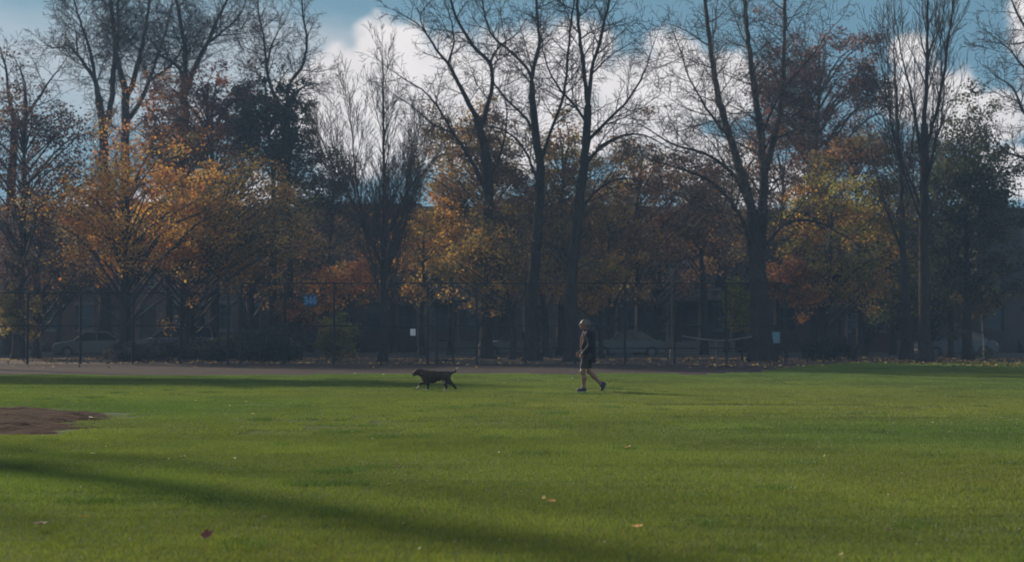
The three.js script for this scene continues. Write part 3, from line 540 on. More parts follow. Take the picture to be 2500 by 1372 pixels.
leafyTree({ name: 'young_tree', label: 'young tree with a pale thin trunk near the flat roofed dark building', px: 2403, d: 88, cx: 2390, cy: 735, rx: 60, ry: 40, clusters: 34, per: 46, palette: 'olive', second: 'green', share: 0.4, seed: 53, trunk: 0.06, spread: 0.35, bark: M.paleBark });
leafyTree({ name: 'young_tree', label: 'small russet young tree under the blue distance board', px: 735, d: 84, cx: 738, cy: 765, rx: 55, ry: 42, clusters: 40, per: 46, palette: 'brown', second: 'orange', share: 0.35, seed: 54, trunk: 0.06, spread: 0.3, size: 0.12 });
[[-295, 71, 160, 'nearest to the plum tree'], [-530, 72, 200, 'second from the plum tree'], [-770, 73, 210, 'third from the plum tree']].forEach(([px, d, rx, which], k) => leafyTree({ label: `tall flat topped tree outside the row, ${which}`, px, d, cx: px, cy: 35, rx, ry: 80, rz: 70, clusters: 150, per: 42, palette: 'brown', second: 'gold', share: 0.4, seed: 55 + k, trunk: 0.35, spread: 0.7 }));
// a second, shadier rank close to the street
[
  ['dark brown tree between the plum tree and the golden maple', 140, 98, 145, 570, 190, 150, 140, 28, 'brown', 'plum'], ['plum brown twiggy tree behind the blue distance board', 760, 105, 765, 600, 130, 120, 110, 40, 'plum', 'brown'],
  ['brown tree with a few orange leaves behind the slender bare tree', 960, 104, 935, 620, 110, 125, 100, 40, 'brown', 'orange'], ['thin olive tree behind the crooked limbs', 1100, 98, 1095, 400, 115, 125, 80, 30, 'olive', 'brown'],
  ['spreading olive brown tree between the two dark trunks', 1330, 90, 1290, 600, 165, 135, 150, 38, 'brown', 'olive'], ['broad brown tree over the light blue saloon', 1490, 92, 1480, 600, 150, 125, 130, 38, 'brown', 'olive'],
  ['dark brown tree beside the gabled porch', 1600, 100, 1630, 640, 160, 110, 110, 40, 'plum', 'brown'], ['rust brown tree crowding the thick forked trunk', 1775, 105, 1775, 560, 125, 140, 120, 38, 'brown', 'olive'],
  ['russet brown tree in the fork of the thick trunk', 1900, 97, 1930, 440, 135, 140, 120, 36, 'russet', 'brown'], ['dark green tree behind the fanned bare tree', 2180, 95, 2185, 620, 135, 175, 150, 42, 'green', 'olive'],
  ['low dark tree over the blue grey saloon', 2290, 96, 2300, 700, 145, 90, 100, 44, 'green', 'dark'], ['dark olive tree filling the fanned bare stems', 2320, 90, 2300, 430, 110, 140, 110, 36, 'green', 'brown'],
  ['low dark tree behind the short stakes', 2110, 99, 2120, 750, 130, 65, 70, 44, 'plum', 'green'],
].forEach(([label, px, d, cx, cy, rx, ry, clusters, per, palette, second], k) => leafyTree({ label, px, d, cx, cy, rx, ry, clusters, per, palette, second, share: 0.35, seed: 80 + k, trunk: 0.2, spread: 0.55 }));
const SHRUB = (o) => leafyTree({ name: 'shrub', category: 'shrub', stemless: true, trunk: 0.03, spread: 0.3, size: 0.1, hollow: 0.1, lumps: 0.2, ...o });
SHRUB({ label: 'dark rounded evergreen shrub left of the blue distance board', d: 80, cx: 655, cy: 850, rx: 95, ry: 48, clusters: 110, per: 60, palette: 'dark', seed: 61 });
SHRUB({ label: 'dark low evergreen shrub in front of the parked cars', d: 80.5, cx: 530, cy: 856, rx: 75, ry: 38, clusters: 80, per: 60, palette: 'dark', second: 'green', seed: 62 });
SHRUB({ label: 'straggling low dark shrub at the dirt track, near the street corner', d: 81, cx: 350, cy: 862, rx: 110, ry: 28, clusters: 80, per: 55, palette: 'dark', second: 'plum', share: 0.4, seed: 63 });
SHRUB({ label: 'yellow green leafy shrub under the slender bare tree', d: 82, cx: 825, cy: 822, rx: 46, ry: 52, clusters: 60, per: 46, palette: 'lime', second: 'olive', share: 0.4, seed: 64 });
SHRUB({ label: 'pale olive shrub catching sun at the street corner', d: 86, cx: 35, cy: 770, rx: 55, ry: 62, clusters: 60, per: 50, palette: 'olive', second: 'lime', share: 0.3, seed: 65 });
SHRUB({ label: 'dark clipped shrub behind the low wooden stakes', d: 84, cx: 2020, cy: 850, rx: 90, ry: 26, clusters: 60, per: 60, palette: 'dark', seed: 66 });

// ------------------------------------------------------------------ leaf litter under the trees and single fallen leaves on the lawn
function leafShape(kind) { // an outline with lobes, curled, with a stalk
  const n = 18, pos = [0, 0.012, 0], idx = [], uv = [0.5, 0.5];
  for (let k = 0; k < n; k++) {
    const a = k / n * 6.283, lobe = kind === 'maple' ? 0.62 + 0.38 * Math.abs(Math.cos(a * 2.5)) : 0.55 + 0.45 * Math.pow(Math.abs(Math.cos(a)), 1.2), x = Math.cos(a) * lobe, z = Math.sin(a) * lobe * (kind === 'maple' ? 0.95 : 0.7);
    pos.push(x, 0.35 * x * x * (kind === 'maple' ? 1 : 0.5) + 0.4 * Math.abs(z) * Math.abs(z), z); uv.push(0.5 + x / 2, 0.5 + z / 2); idx.push(0, 1 + (k + 1) % n, 1 + k);
  }
  const b = pos.length / 3; pos.push(-0.6, 0.05, -0.03, -0.6, 0.05, 0.03, -1.25, 0.25, 0); uv.push(0, 0, 0, 0, 0, 0); idx.push(b, b + 1, b + 2);
  const g = new THREE.BufferGeometry(); g.setAttribute('position', new THREE.Float32BufferAttribute(pos, 3)); g.setAttribute('uv', new THREE.Float32BufferAttribute(uv, 2)); g.setIndex(idx); g.computeVertexNormals(); return g;
}
const leafGeo = { maple: leafShape('maple'), oval: leafShape('oval') };
{
  const r = rngOf(404), n = 5500, im = new THREE.InstancedMesh(leafGeo.oval, new THREE.MeshStandardMaterial({ color: 0xffffff, roughness: 0.9 }), n), m4 = new THREE.Matrix4(), q = new THREE.Quaternion(), c = new THREE.Color();
  im.name = 'leaf_litter'; im.userData = { kind: 'stuff', label: 'fallen yellow and brown leaves lying under the trees', category: 'leaves' };
  for (let k = 0; k < n; k++) {
    let x, d; do { x = (r() - 0.5) * 76; d = 64 + 26 * r(); } while ((x < 8 && d < 73 && r() < 0.94) || fbm(x * 0.2, 2, d * 0.4, 3) < 0.36 + 0.2 * r());
    const s = 0.05 + 0.06 * r(); m4.compose(V(x, (d < lawnEdge(x) ? lawnY(x, -d) + 0.03 : 0.03), -d), q.setFromEuler(new THREE.Euler((r() - 0.5) * 0.9, r() * 6.28, (r() - 0.5) * 0.9)), V(s, s, s)); im.setMatrixAt(k, m4);
    const p = LEAF[r() < 0.4 ? 'gold' : 'brown'], t = p[Math.floor(r() * p.length)]; im.setColorAt(k, c.setRGB(...t));
  }
  scene.add(im);
  // crumbs of dry leaf caught in the turf
  const nb = 900, bits = new THREE.InstancedMesh(leafGeo.oval, new THREE.MeshStandardMaterial({ color: 0xffffff, roughness: 0.7 }), nb); bits.name = 'leaf_crumbs'; bits.userData = { kind: 'stuff', label: 'tiny crumbs of dry leaf caught in the turf', category: 'leaves' };
  for (let k = 0; k < nb; k++) { const d = 8.5 + 42 * Math.pow(r(), 1.2), x = (r() - 0.5) * 2 * (d * 0.34 + 2), s = 0.006 + 0.011 * r() * r() + d * 0.00012; m4.compose(V(x, lawnY(x, -d) + 0.035 + 0.015 * r(), -d), q.setFromEuler(new THREE.Euler((r() - 0.5) * 1.6, r() * 6.28, (r() - 0.5) * 1.6)), V(s, s, s)); bits.setMatrixAt(k, m4); const t = 0.5 + 0.6 * r(); bits.setColorAt(k, c.setRGB(0.46 * t, 0.36 * t, (0.16 + 0.12 * r()) * t)); }
  scene.add(bits);
  // [x, y on the photograph, size in metres, colour, shape, label]
  const O = [0.75, 0.31, 0.03], Y = [0.66, 0.42, 0.08], RD = [0.2, 0.05, 0.03], PA = [0.6, 0.5, 0.36], BR = [0.3, 0.14, 0.06];
  const PALE = 'small pale dry leaf on the grass', YEL = 'small yellow leaf on the sunlit grass ahead of the dog', MID = 'small yellow leaf on the grass between the dog and the walker', FARR = 'small yellow leaf on the grass before the fanned bare tree';
  const list = [
    [1555, 1303, 0.036, O, 'maple', 'curled orange maple leaf by the tip of the long shadow'], [1347, 1238, 0.028, O, 'maple', 'orange leaf beside a yellow one on the sunlit grass'], [1327, 1229, 0.03, Y, 'oval', 'yellow leaf touching an orange one on the sunlit grass'], [1533, 1106, 0.038, O, 'maple', 'orange leaf alone on open grass in front of the walker'],
    [975, 1157, 0.042, RD, 'maple', 'dark red leaf on sunlit grass in front of the dog'], [508, 1322, 0.04, RD, 'maple', 'dark red leaf between the long shadow and the foreground'], [100, 1302, 0.045, RD, 'maple', 'dark red leaf next to the yellow maple leaf'], [2165, 1308, 0.03, RD, 'maple', 'small dark red leaf far from the other leaves'],
    [952, 1198, 0.024, PA, 'oval', 'small pale leaf near the dark red leaf in front of the dog'], [575, 1130, 0.022, PA, 'oval', PALE], [562, 1001, 0.03, PA, 'oval', PALE], [222, 1028, 0.036, PA, 'oval', 'small pale leaf at the rim of the bare earth patch'], [1218, 1120, 0.02, PA, 'oval', PALE],
    [208, 1279, 0.036, Y, 'maple', 'yellow maple leaf in the foreground shade'], [447, 1127, 0.036, BR, 'maple', 'brown leaf on the sunlit grass'], [227, 1119, 0.026, Y, 'oval', 'yellow leaf near the bare earth patch'],
    [600, 988, 0.032, Y, 'oval', YEL], [618, 1020, 0.026, Y, 'oval', YEL], [866, 923, 0.05, Y, 'oval', 'larger yellow leaf at the far rim of the lawn ahead of the dog'], [936, 924, 0.04, Y, 'oval', 'yellow leaf at the far rim of the lawn close to the nose of the dog'], [1265, 933, 0.045, PA, 'oval', 'small pale leaf between the dog and the walker'], [1231, 940, 0.04, Y, 'oval', MID], [1183, 945, 0.04, Y, 'oval', MID], [1397, 931, 0.045, PA, 'oval', 'small pale leaf just ahead of the feet of the walker'], [1666, 938, 0.035, Y, 'oval', 'small yellow leaf on the grass behind the back of the walker'], [2236, 950, 0.035, Y, 'oval', FARR], [2275, 1037, 0.03, Y, 'oval', FARR], [478, 985, 0.028, Y, 'oval', YEL], [345, 967, 0.03, Y, 'oval', YEL],
  ];
  const mats = new Map(), r2 = rngOf(8);
  for (const [px, py, s, col, kind, label] of list) {
    const d = EYE * FOCAL / (py - HORIZON), w = groundAt(px, d), key = col.join();
    if (!mats.has(key)) mats.set(key, new THREE.MeshPhysicalMaterial({ color: L(...col), roughness: 0.7, transmission: 0.35, thickness: 0 }));
    const m = new THREE.Mesh(leafGeo[kind], mats.get(key)); m.name = numbered('fallen_leaf'); const k = s * 1.25;
    m.scale.set(k, k, k); m.position.set(w.x, lawnY(w.x, w.z) + 0.055, w.z); m.rotation.set(0.5 * (r2() - 0.2), r2() * 6.28, 0.7 * (r2() - 0.5));
    m.userData = { label, category: 'leaf', group: 'single leaves fallen on the lawn' }; scene.add(m);
  }
}

// ------------------------------------------------------------------ the tall chain link fence
{
  const D = 72, X = (px) => (px - 1250) / FOCAL * D;
  const pole = (x, z, h, r = 0.055) => new THREE.CylinderGeometry(r, r, h + 0.3, 8).translate(x, h / 2 - 0.15, z);
  const rail = (x0, x1, y, z, r = 0.032) => new THREE.CylinderGeometry(r, r, x1 - x0, 6).rotateZ(Math.PI / 2).translate((x0 + x1) / 2, y, z);
  function links(x0, x1, y0, y1, gap = 0.085) { // diagonal wires clipped to the bay, woven as two layers
    const g = new Geo(), w = x1 - x0, h = y1 - y0;
    for (const s of [1, -1]) for (let c = -h; c < w; c += gap) {
      let a = [c, 0], b = [c + h, h]; if (a[0] < 0) a = [0, -c]; if (b[0] > w) b = [w, w - c];
      if (b[0] - a[0] < 0.01) continue; const f = (p) => V(s > 0 ? x0 + p[0] : x1 - p[0], y0 + p[1], s * 0.004);
      g.tube([f(a), f(b)], [0.0017, 0.0017], 3);
    }
    return g.build();
  }
  function fence(label, pxs, height, rails) {
    const t = thing('chain_link_fence', label, 'fence', [0, 0, -D]);
    pxs.forEach((p, k) => {
      const x = X(p); part('post', pole(x, 0, height), M.steel, t);
      if (k === pxs.length - 1) return; const x1 = X(pxs[k + 1]);
      for (const y of rails) part('rail', rail(x + 0.045, x1 - 0.045, y, 0), M.steel, t);
      part('wire_mesh', links(x + 0.05, x1 - 0.05, 0.08, height - 0.03), M.wire, t);
    });
  }
  fence('tall dark chain link fence running behind the dog and the walker', [588, 694, 815, 930, 1044, 1164, 1283, 1404, 1526, 1647, 1774, 1917], 3.75, [3.72, 1.77, 0.75]);
  fence('lower dark chain link fence in front of the parked cars', [-60, 66, 195, 323, 440, 556], 3.3, [3.27, 1.77]);
  const w = thing('walk_gate', 'narrow dark fence gate with twin posts behind the dog', 'gate', [X(1067), 0, -D + 0.3]);
  part('post', pole(0, 0, 2.2, 0.05), M.steel, w); part('post', pole(0.75, 0, 2.2, 0.05), M.steel, w); part('rail', rail(0.05, 0.7, 2.1, 0), M.steel, w); part('rail', rail(0.05, 0.7, 1.1, 0), M.steel, w); part('rail', rail(0.05, 0.7, 0.2, 0), M.steel, w); part('wire_mesh', links(0.05, 0.7, 0.2, 2.1), M.wire, w);
  // distance board
  const font = await new FontLoader().loadAsync('fonts/droid/droid_sans_bold.typeface.json');
  const s = thing('distance_board', 'blue board reading 346 on the tall fence', 'sign', [X(757), 2.93, -D + 0.07]);
  part('board', new RoundedBoxGeometry(0.64, 0.56, 0.03, 2, 0.012), mat(L(0.01, 0.045, 0.085), 0.6), s);
  const tg = new TextGeometry('346', { font, size: 0.31, depth: 0.006, curveSegments: 4 }); tg.computeBoundingBox(); const bb = tg.boundingBox; tg.translate(-(bb.min.x + bb.max.x) / 2, -(bb.min.y + bb.max.y) / 2, 0.016); tg.scale(0.85, 1.15, 1);
  part('number', tg, mat(L(0.075, 0.28, 0.47), 0.6), s).userData.label = 'light blue figures 346';
  const nt = thing('notice', 'small white notice fixed to the tall fence behind the dog', 'sign', [X(1008), 1.48, -D + 0.06]);
  part('board', new RoundedBoxGeometry(0.24, 0.31, 0.012, 2, 0.005), mat(L(0.75, 0.76, 0.74), 0.5), nt); part('fixing', new THREE.CylinderGeometry(0.01, 0.01, 0.05, 8).rotateX(Math.PI / 2).translate(0, 0.12, -0.01), M.steel, nt);
}
// low stakes, small board, bent bar
{
  const wood = mat(L(0.06, 0.05, 0.045), 0.9);
  for (const [px, nth] of [[1971, 'nearest to'], [2011, 'second from'], [2052, 'third from'], [2093, 'fourth from']]) { const g = groundAt(px, 75.5), t = thing('stake', `short dark stake at the lawn edge, ${nth} the thick forked trunk`, 'stake', g.toArray(), 0, 'row of short stakes'); part('shaft', new THREE.CylinderGeometry(0.04, 0.045, 0.55, 7).translate(0, 0.15, 0), wood, t); part('cap', new THREE.CylinderGeometry(0.02, 0.04, 0.04, 7).translate(0, 0.445, 0), wood, t); }
  const g = groundAt(1895, 83), b = thing('info_board', 'pale blue board on a short post beside the thick forked trunk', 'sign', g.toArray()); part('board', new RoundedBoxGeometry(0.42, 0.58, 0.03, 2, 0.01).translate(0, 1.2, 0), mat(L(0.16, 0.36, 0.47), 0.5), b); part('post', boxAt(0, 0.42, -0.04, 0.07, 1.14, 0.05), M.steel, b);
  const h = groundAt(1748, 79), k = thing('bent_bar', 'pale shallow V shaped bar on one post, left of the thick forked trunk', 'bar', h.toArray()), pale = mat(L(0.15, 0.14, 0.16), 0.6);
  const bar = new Geo(); bar.tube([at(1668, 821, 79), at(1705, 827, 79), at(1748, 832, 79), at(1790, 830, 79), at(1834, 822, 79)].map((p) => V(p.x - h.x, p.y, (p.x - h.x) * 0.25)), [0.04, 0.04, 0.045, 0.04, 0.04], 8); part('bar', bar.build(), pale, k); part('post', new THREE.CylinderGeometry(0.045, 0.05, 1.2, 8).translate(0, 0.42, 0), pale, k);
}
// lamp posts
function lampPost(px, d, h, label) {
  const t = thing('lamp_post', label, 'lamp post', groundAt(px, d).toArray(), 0, 'lamp posts along the street'), m = mat(L(0.12, 0.115, 0.1), 0.6);
  part('pole', new THREE.LatheGeometry([[0.13, -0.1], [0.13, 0.35], [0.085, 0.45], [0.07, 0.6], [0.05, h - 0.15], [0.05, h - 0.1]].map(([x, y]) => new THREE.Vector2(x, y)), 10), m, t);
  const l = part('lantern', new THREE.LatheGeometry([[0.06, h - 0.12], [0.1, h - 0.05], [0.17, h + 0.28], [0.15, h + 0.3]].map(([x, y]) => new THREE.Vector2(x, y)), 10), mat(L(0.2, 0.195, 0.17), 0.4), t); part('cap', new THREE.LatheGeometry([[0.2, h + 0.29], [0.17, h + 0.36], [0.03, h + 0.44], [0.001, h + 0.5]].map(([x, y]) => new THREE.Vector2(x, y)), 10), M.steel, l);
}
lampPost(1640, 89, 4.8, 'thin pale lamp post in front of the porch house');
lampPost(2068, 89.5, 4.6, 'thin pale lamp post under the golden green tree');

// ------------------------------------------------------------------ houses across the street
const glassMat = new THREE.MeshPhysicalMaterial({ color: L(0.015, 0.018, 0.022), roughness: 0.06, specularIntensity: 1 });
const brickTex = tex(256, (u, v) => { const k = 0.82 + 0.5 * (tiles(u, v, 24, 131, 3) - 0.5) + 0.25 * (tiles(u, v, 5, 141, 2) - 0.5); return [k, k, k].map((x) => Math.min(1, x)); });
function house({ px, d = 112, w, h, color, trim, floors = 3, cols = 3, porch, gable, label, roofKit, depth = 10, name = 'town_house', door = 0 }) {
  const base = groundAt(px, d), t = thing(name, label, 'house', base.toArray()), wallM = new THREE.MeshStandardMaterial({ color: L(...color), map: brickTex, roughness: 0.95 }), trimM = mat(L(...trim), 0.7), roofM = mat(L(0.05, 0.05, 0.055), 0.9), doorM = mat(L(0.05, 0.035, 0.03), 0.5), lift = 0.9, fh = (h - lift - 0.5) / floors;
  const s = new THREE.Shape([[-w / 2, 0], [w / 2, 0], [w / 2, h], [-w / 2, h]].map(([x, y]) => new THREE.Vector2(x, y))), holes = [], pitch = w / cols;
  for (let f = 0; f < floors; f++) for (let c = 0; c < cols; c++) {
    const x = -w / 2 + pitch * (c + 0.5), isDoor = f === 0 && c === door, ww = isDoor ? 1.15 : Math.min(1.25, pitch * 0.5), y0 = isDoor ? lift : lift + f * fh + fh * 0.24, y1 = isDoor ? lift + Math.min(2.5, fh * 0.86) : lift + f * fh + fh * 0.84;
    holes.push([x - ww / 2, x + ww / 2, y0, y1, isDoor]);
    s.holes.push(new THREE.Path([[x - ww / 2, y0], [x - ww / 2, y1], [x + ww / 2, y1], [x + ww / 2, y0]].map(([a, b]) => new THREE.Vector2(a, b))));
  }
  const front = new THREE.ExtrudeGeometry(s, { depth: 0.35, bevelEnabled: false }).translate(0, 0, -0.35);
  const uvS = (g) => { const p = g.attributes.position, u = g.attributes.uv; for (let k = 0; k < p.count; k++) u.setXY(k, (p.getX(k) + p.getZ(k)) * 0.25, p.getY(k) * 0.25); return g; };
  const bx = (x, y, z, a, b, c) => { const g = boxAt(x, y, z, a, b, c).toNonIndexed(); return g; };
  part('wall', uvS(mergeGeometries([front, bx(-w / 2 + 0.15, h / 2, -depth / 2 - 0.176, 0.3, h, depth - 0.355), bx(w / 2 - 0.15, h / 2, -depth / 2 - 0.176, 0.3, h, depth - 0.355), bx(0, h / 2, -depth + 0.15, w - 0.61, h, 0.3)])), wallM, t);
  part('floor', boxAt(0, lift - 0.2, -depth / 2, w - 0.62, 0.2, depth - 0.72), mat(L(0.06, 0.05, 0.04)), t);
  const roof = part('roof', boxAt(0, h + 0.1, -depth / 2, w - 0.02, 0.2, depth), roofM, t);
  part('cornice', mergeGeometries([boxAt(0, h - 0.16, 0.13, w - 0.02, 0.3, 0.24), boxAt(0, h + 0.1, 0.2, w - 0.02, 0.2, 0.4)]), trimM, roof);
  if (roofKit !== 'deck') part('chimney', boxAt(w * 0.3, h + 0.7, -depth * 0.5, 0.8, 1.0, 0.6), wallM, roof);
  for (const [x0, x1, y0, y1, isDoor] of holes) {
    const cx = (x0 + x1) / 2, cy = (y0 + y1) / 2, ww = x1 - x0, hh = y1 - y0;
    if (isDoor) {
      const dd = part('door', boxAt(cx, cy - 0.18, -0.2, ww - 0.02, hh - 0.38, 0.06), doorM, t); part('handle', new THREE.SphereGeometry(0.035, 8, 6).translate(cx + ww * 0.38, cy - 0.3, -0.14), trimM, dd); part('transom', boxAt(cx, y1 - 0.17, -0.2, ww - 0.02, 0.3, 0.05), glassMat, dd);
      for (let k = 0; k < 5; k++) part('step', boxAt(cx, (lift - k * 0.18) / 2 + 0.003 * k, 0.22 + k * 0.3, 1.6 - 0.01 * k, lift - k * 0.18 - 0.006, 0.3 + 0.004 * k), trimM, t);
      continue;
    }
    const f = part('window', mergeGeometries([boxAt(cx, y1 - 0.05, -0.18, ww - 0.01, 0.09, 0.1), boxAt(cx, y0 + 0.05, -0.18, ww - 0.01, 0.09, 0.1), boxAt(x0 + 0.05, cy, -0.18, 0.08, hh - 0.2, 0.1), boxAt(x1 - 0.05, cy, -0.18, 0.08, hh - 0.2, 0.1), boxAt(cx, cy, -0.17, ww - 0.19, 0.07, 0.09)]), trimM, t);
    part('pane', mergeGeometries([boxAt(cx, (cy + y1) / 2 - 0.02, -0.19, ww - 0.18, hh / 2 - 0.13, 0.012), boxAt(cx, (cy + y0) / 2 + 0.02, -0.21, ww - 0.18, hh / 2 - 0.13, 0.012)]), glassMat, f); part('sill', boxAt(cx, y0 - 0.06, 0.05, ww + 0.24, 0.12, 0.16), trimM, f); part('lintel', boxAt(cx, y1 + 0.13, 0.03, ww + 0.24, 0.24, 0.07), trimM, f);
  }
  if (porch) {
    const pd = 2.2, py = lift + 2.75, pw = w * 0.86; part('porch_floor', boxAt(0, lift / 2 - 0.05, pd / 2 + 1.75, pw, lift - 0.1, pd), trimM, t);
    for (let k = 0; k < 4; k++) part('column', new THREE.LatheGeometry([[0.17, lift - 0.1], [0.17, lift + 0.08], [0.12, lift + 0.12], [0.105, py - 0.2], [0.16, py - 0.12], [0.16, py]].map(([x, y]) => new THREE.Vector2(x, y)), 10).translate(-pw / 2 + 0.3 + k * (pw - 0.6) / 3, 0, pd + 1.45), trimM, t);
    part('porch_roof', boxAt(0, py + 0.16, (pd + 1.9) / 2, pw + 0.3, 0.32, pd + 1.9), trimM, t);
    if (gable) part('gable', new THREE.ExtrudeGeometry(new THREE.Shape([new THREE.Vector2(-pw * 0.3, 0), new THREE.Vector2(pw * 0.3, 0), new THREE.Vector2(0, 1.2)]), { depth: pd + 1.6, bevelEnabled: false }).translate(0, py + 0.325, 0.05), trimM, t);
  }
  if (roofKit === 'deck') {
    part('stair_head', boxAt(-w * 0.36, h + 0.85, -2.5, 2.2, 1.3, 3), wallM, roof);
    const rl = []; for (let k = 0; k <= 8; k++) rl.push(boxAt(-w * 0.2 + k * w * 0.08, h + 0.8, 0.1, 0.05, 1.2, 0.05)); rl.push(boxAt(w * 0.12, h + 1.42, 0.1, w * 0.66, 0.06, 0.06)); part('railing', mergeGeometries(rl), M.steel, roof);
  }
  return t;
}
const brickC = [0.11, 0.06, 0.048], brown = [0.085, 0.06, 0.05], tan = [0.2, 0.15, 0.125], rose = [0.17, 0.12, 0.11], grey = [0.1, 0.095, 0.1];
const stone = [0.13, 0.115, 0.1], white = [0.19, 0.18, 0.18], darkT = [0.05, 0.045, 0.04];
const HOUSES = [
  [-330, 9.0, 9.6, brown, stone, 'brown town house nearest the street corner, left of the rose one'], [-45, 7.6, 10.3, rose, stone, 'rose plastered town house behind the plum tree'], [205, 7.2, 10.2, brickC, stone, 'red brick town house behind the golden maple'],
  [455, 7.4, 10.5, rose, white, 'pale rose town house behind the parked cars'], [690, 6.4, 10.1, brown, stone, 'dark brown town house behind the blue distance board'], [915, 6.6, 10.4, brickC, darkT, 'dark brick town house behind the slender bare tree'],
  [1155, 7.2, 10.2, tan, stone, 'tan town house with a columned porch, behind the dog'], [1395, 6.6, 10.3, rose, darkT, 'rose town house with dark trim, behind the walker'], [1655, 8.2, 10.2, grey, white, 'grey porch house with a gable over its columns'],
  [1925, 7.2, 10.0, brown, darkT, 'brown town house behind the thick forked trunk'], [2180, 7.4, 9.4, brickC, stone, 'brick town house behind the fanned bare tree'],
];
HOUSES.forEach(([px, w, h, c, tr, label], k) => house({ px, w, h, color: c, trim: tr, label, cols: w > 7.3 ? 4 : 3, door: k % 2 ? 0 : 2, porch: k === 6 || k === 8, gable: k === 8 }));
house({ px: 2560, d: 103, w: 9.2, h: 9.4, color: [0.07, 0.06, 0.06], trim: darkT, label: 'dark flat roofed building with a railed roof deck', cols: 4, roofKit: 'deck', name: 'flat_roofed_house', door: 1 });

// ------------------------------------------------------------------ parked cars
function car(px, d, color, label, kind = 'saloon', turn = 0) {
  const t = thing('parked_car', label, 'car', groundAt(px, d).toArray(), turn, 'cars parked along the street'), W = 1.76, tall = kind === 'van' ? 1.75 : 1.46;
  const paint = new THREE.MeshPhysicalMaterial({ color: L(...color), roughness: 0.35, clearcoat: 1, clearcoatRoughness: 0.06 }), black = mat(L(0.02, 0.02, 0.02), 0.7), chrome = mat(L(0.14, 0.14, 0.145), 0.4, { metalness: 0.6 });
  const sh = new THREE.Shape(); const P = kind === 'van' ? [[-2.2, 0.32], [-2.24, 0.75], [-2.15, 1.02], [-1.45, 1.12], [1.9, 1.12], [2.15, 1.05], [2.2, 0.6], [2.15, 0.32]] : [[-2.2, 0.32], [-2.26, 0.62], [-2.1, 0.8], [-1.15, 0.94], [1.45, 0.98], [2.05, 0.93], [2.2, 0.68], [2.16, 0.32]];
  sh.moveTo(...P[0]); for (let k = 1; k < P.length; k++) sh.lineTo(...P[k]);
  sh.lineTo(1.78, 0.3); sh.absarc(1.4, 0.32, 0.37, 0, Math.PI, false); sh.lineTo(-1.03, 0.26); sh.absarc(-1.4, 0.32, 0.37, 0, Math.PI, false); sh.closePath();
  part('body', new THREE.ExtrudeGeometry(sh, { depth: W - 0.16, bevelEnabled: true, bevelSize: 0.05, bevelThickness: 0.08, bevelSegments: 2, curveSegments: 8 }).translate(0, 0, -(W - 0.16) / 2), paint, t);
  const roofY = tall, C = kind === 'van' ? [[-1.5, 1.1], [-0.85, roofY], [1.85, roofY], [2.05, 1.1]] : [[-1.15, 0.93], [-0.45, roofY], [0.85, roofY], [1.65, 0.96]];
  // cabin: a frustum narrower at the top, glass all round with pillars and a painted roof
  const zb = W / 2 - 0.1, zt = W / 2 - 0.26, q = (x, y, z) => [x, y, z], cab = (grow) => { const [a, b, c, e] = C, g = grow, v = [q(a[0] - g, a[1], zb + g), q(b[0] - g * 0.4, b[1] + g * 0.2, zt + g), q(c[0] + g * 0.4, c[1] + g * 0.2, zt + g), q(e[0] + g, e[1], zb + g)], all = [...v, ...v.map(([x, y, z]) => [x, y, -z])]; const geo = new THREE.BufferGeometry(); geo.setAttribute('position', new THREE.Float32BufferAttribute(all.flat(), 3)); geo.setAttribute('uv', new THREE.Float32BufferAttribute(new Array(16).fill(0), 2)); geo.setIndex([0, 2, 1, 0, 3, 2, 4, 5, 6, 4, 6, 7, 0, 1, 5, 0, 5, 4, 1, 2, 6, 1, 6, 5, 2, 3, 7, 2, 7, 6, 0, 4, 7, 0, 7, 3]); const n = geo.toNonIndexed(); n.computeVertexNormals(); return n; };
  part('windows', cab(0), glassMat, t);
  const [a, b, c, e] = C, roofG = new RoundedBoxGeometry(c[0] - b[0] + 0.16, 0.07, zt * 2 + 0.06, 2, 0.03).translate((b[0] + c[0]) / 2, roofY + 0.012, 0); part('roof', roofG, paint, t);
  for (const z of [-1, 1]) for (const [p0, p1, r] of [[a, b, 0.035], [e, c, 0.045], [[(a[0] + e[0]) / 2 + 0.05, a[1]], [(b[0] + c[0]) / 2, roofY], 0.035]]) { const g = new Geo(); g.tube([V(p0[0], p0[1], z * zb), V(p1[0], p1[1], z * zt)], [r, r], 6); part('pillar', g.build(), paint, t); }
  for (const x of [-1.4, 1.4]) for (const z of [-1, 1]) { const w = part('wheel', new THREE.TorusGeometry(0.245, 0.085, 8, 20).translate(x, 0.33, z * 0.77), black, t); part('rim', new THREE.CylinderGeometry(0.19, 0.19, 0.1, 14).rotateX(Math.PI / 2).translate(x, 0.33, z * 0.78), chrome, w); }
  const hy = kind === 'van' ? 0.85 : 0.68; for (const z of [-0.62, 0.62]) { part('headlight', new RoundedBoxGeometry(0.1, 0.14, 0.3, 2, 0.03).translate(-2.22, hy, z), chrome, t); part('tail_light', new RoundedBoxGeometry(0.08, 0.16, 0.26, 2, 0.03).translate(2.2, hy + 0.08, z), mat(L(0.25, 0.01, 0.01), 0.3), t); }
  part('bumper', new RoundedBoxGeometry(0.14, 0.18, W - 0.1, 2, 0.05).translate(-2.25, 0.42, 0), black, t); part('bumper', new RoundedBoxGeometry(0.14, 0.18, W - 0.1, 2, 0.05).translate(2.22, 0.42, 0), black, t);
  for (const z of [-1, 1]) { part('mirror', new RoundedBoxGeometry(0.1, 0.12, 0.18, 2, 0.04).translate(a[0] + 0.25, a[1] + 0.12, z * (W / 2 + 0.1)), paint, t); part('door_handle', new RoundedBoxGeometry(0.16, 0.03, 0.03, 1, 0.01).translate(0.05, 0.84, z * (W / 2 + 0.005)), chrome, t); }
}
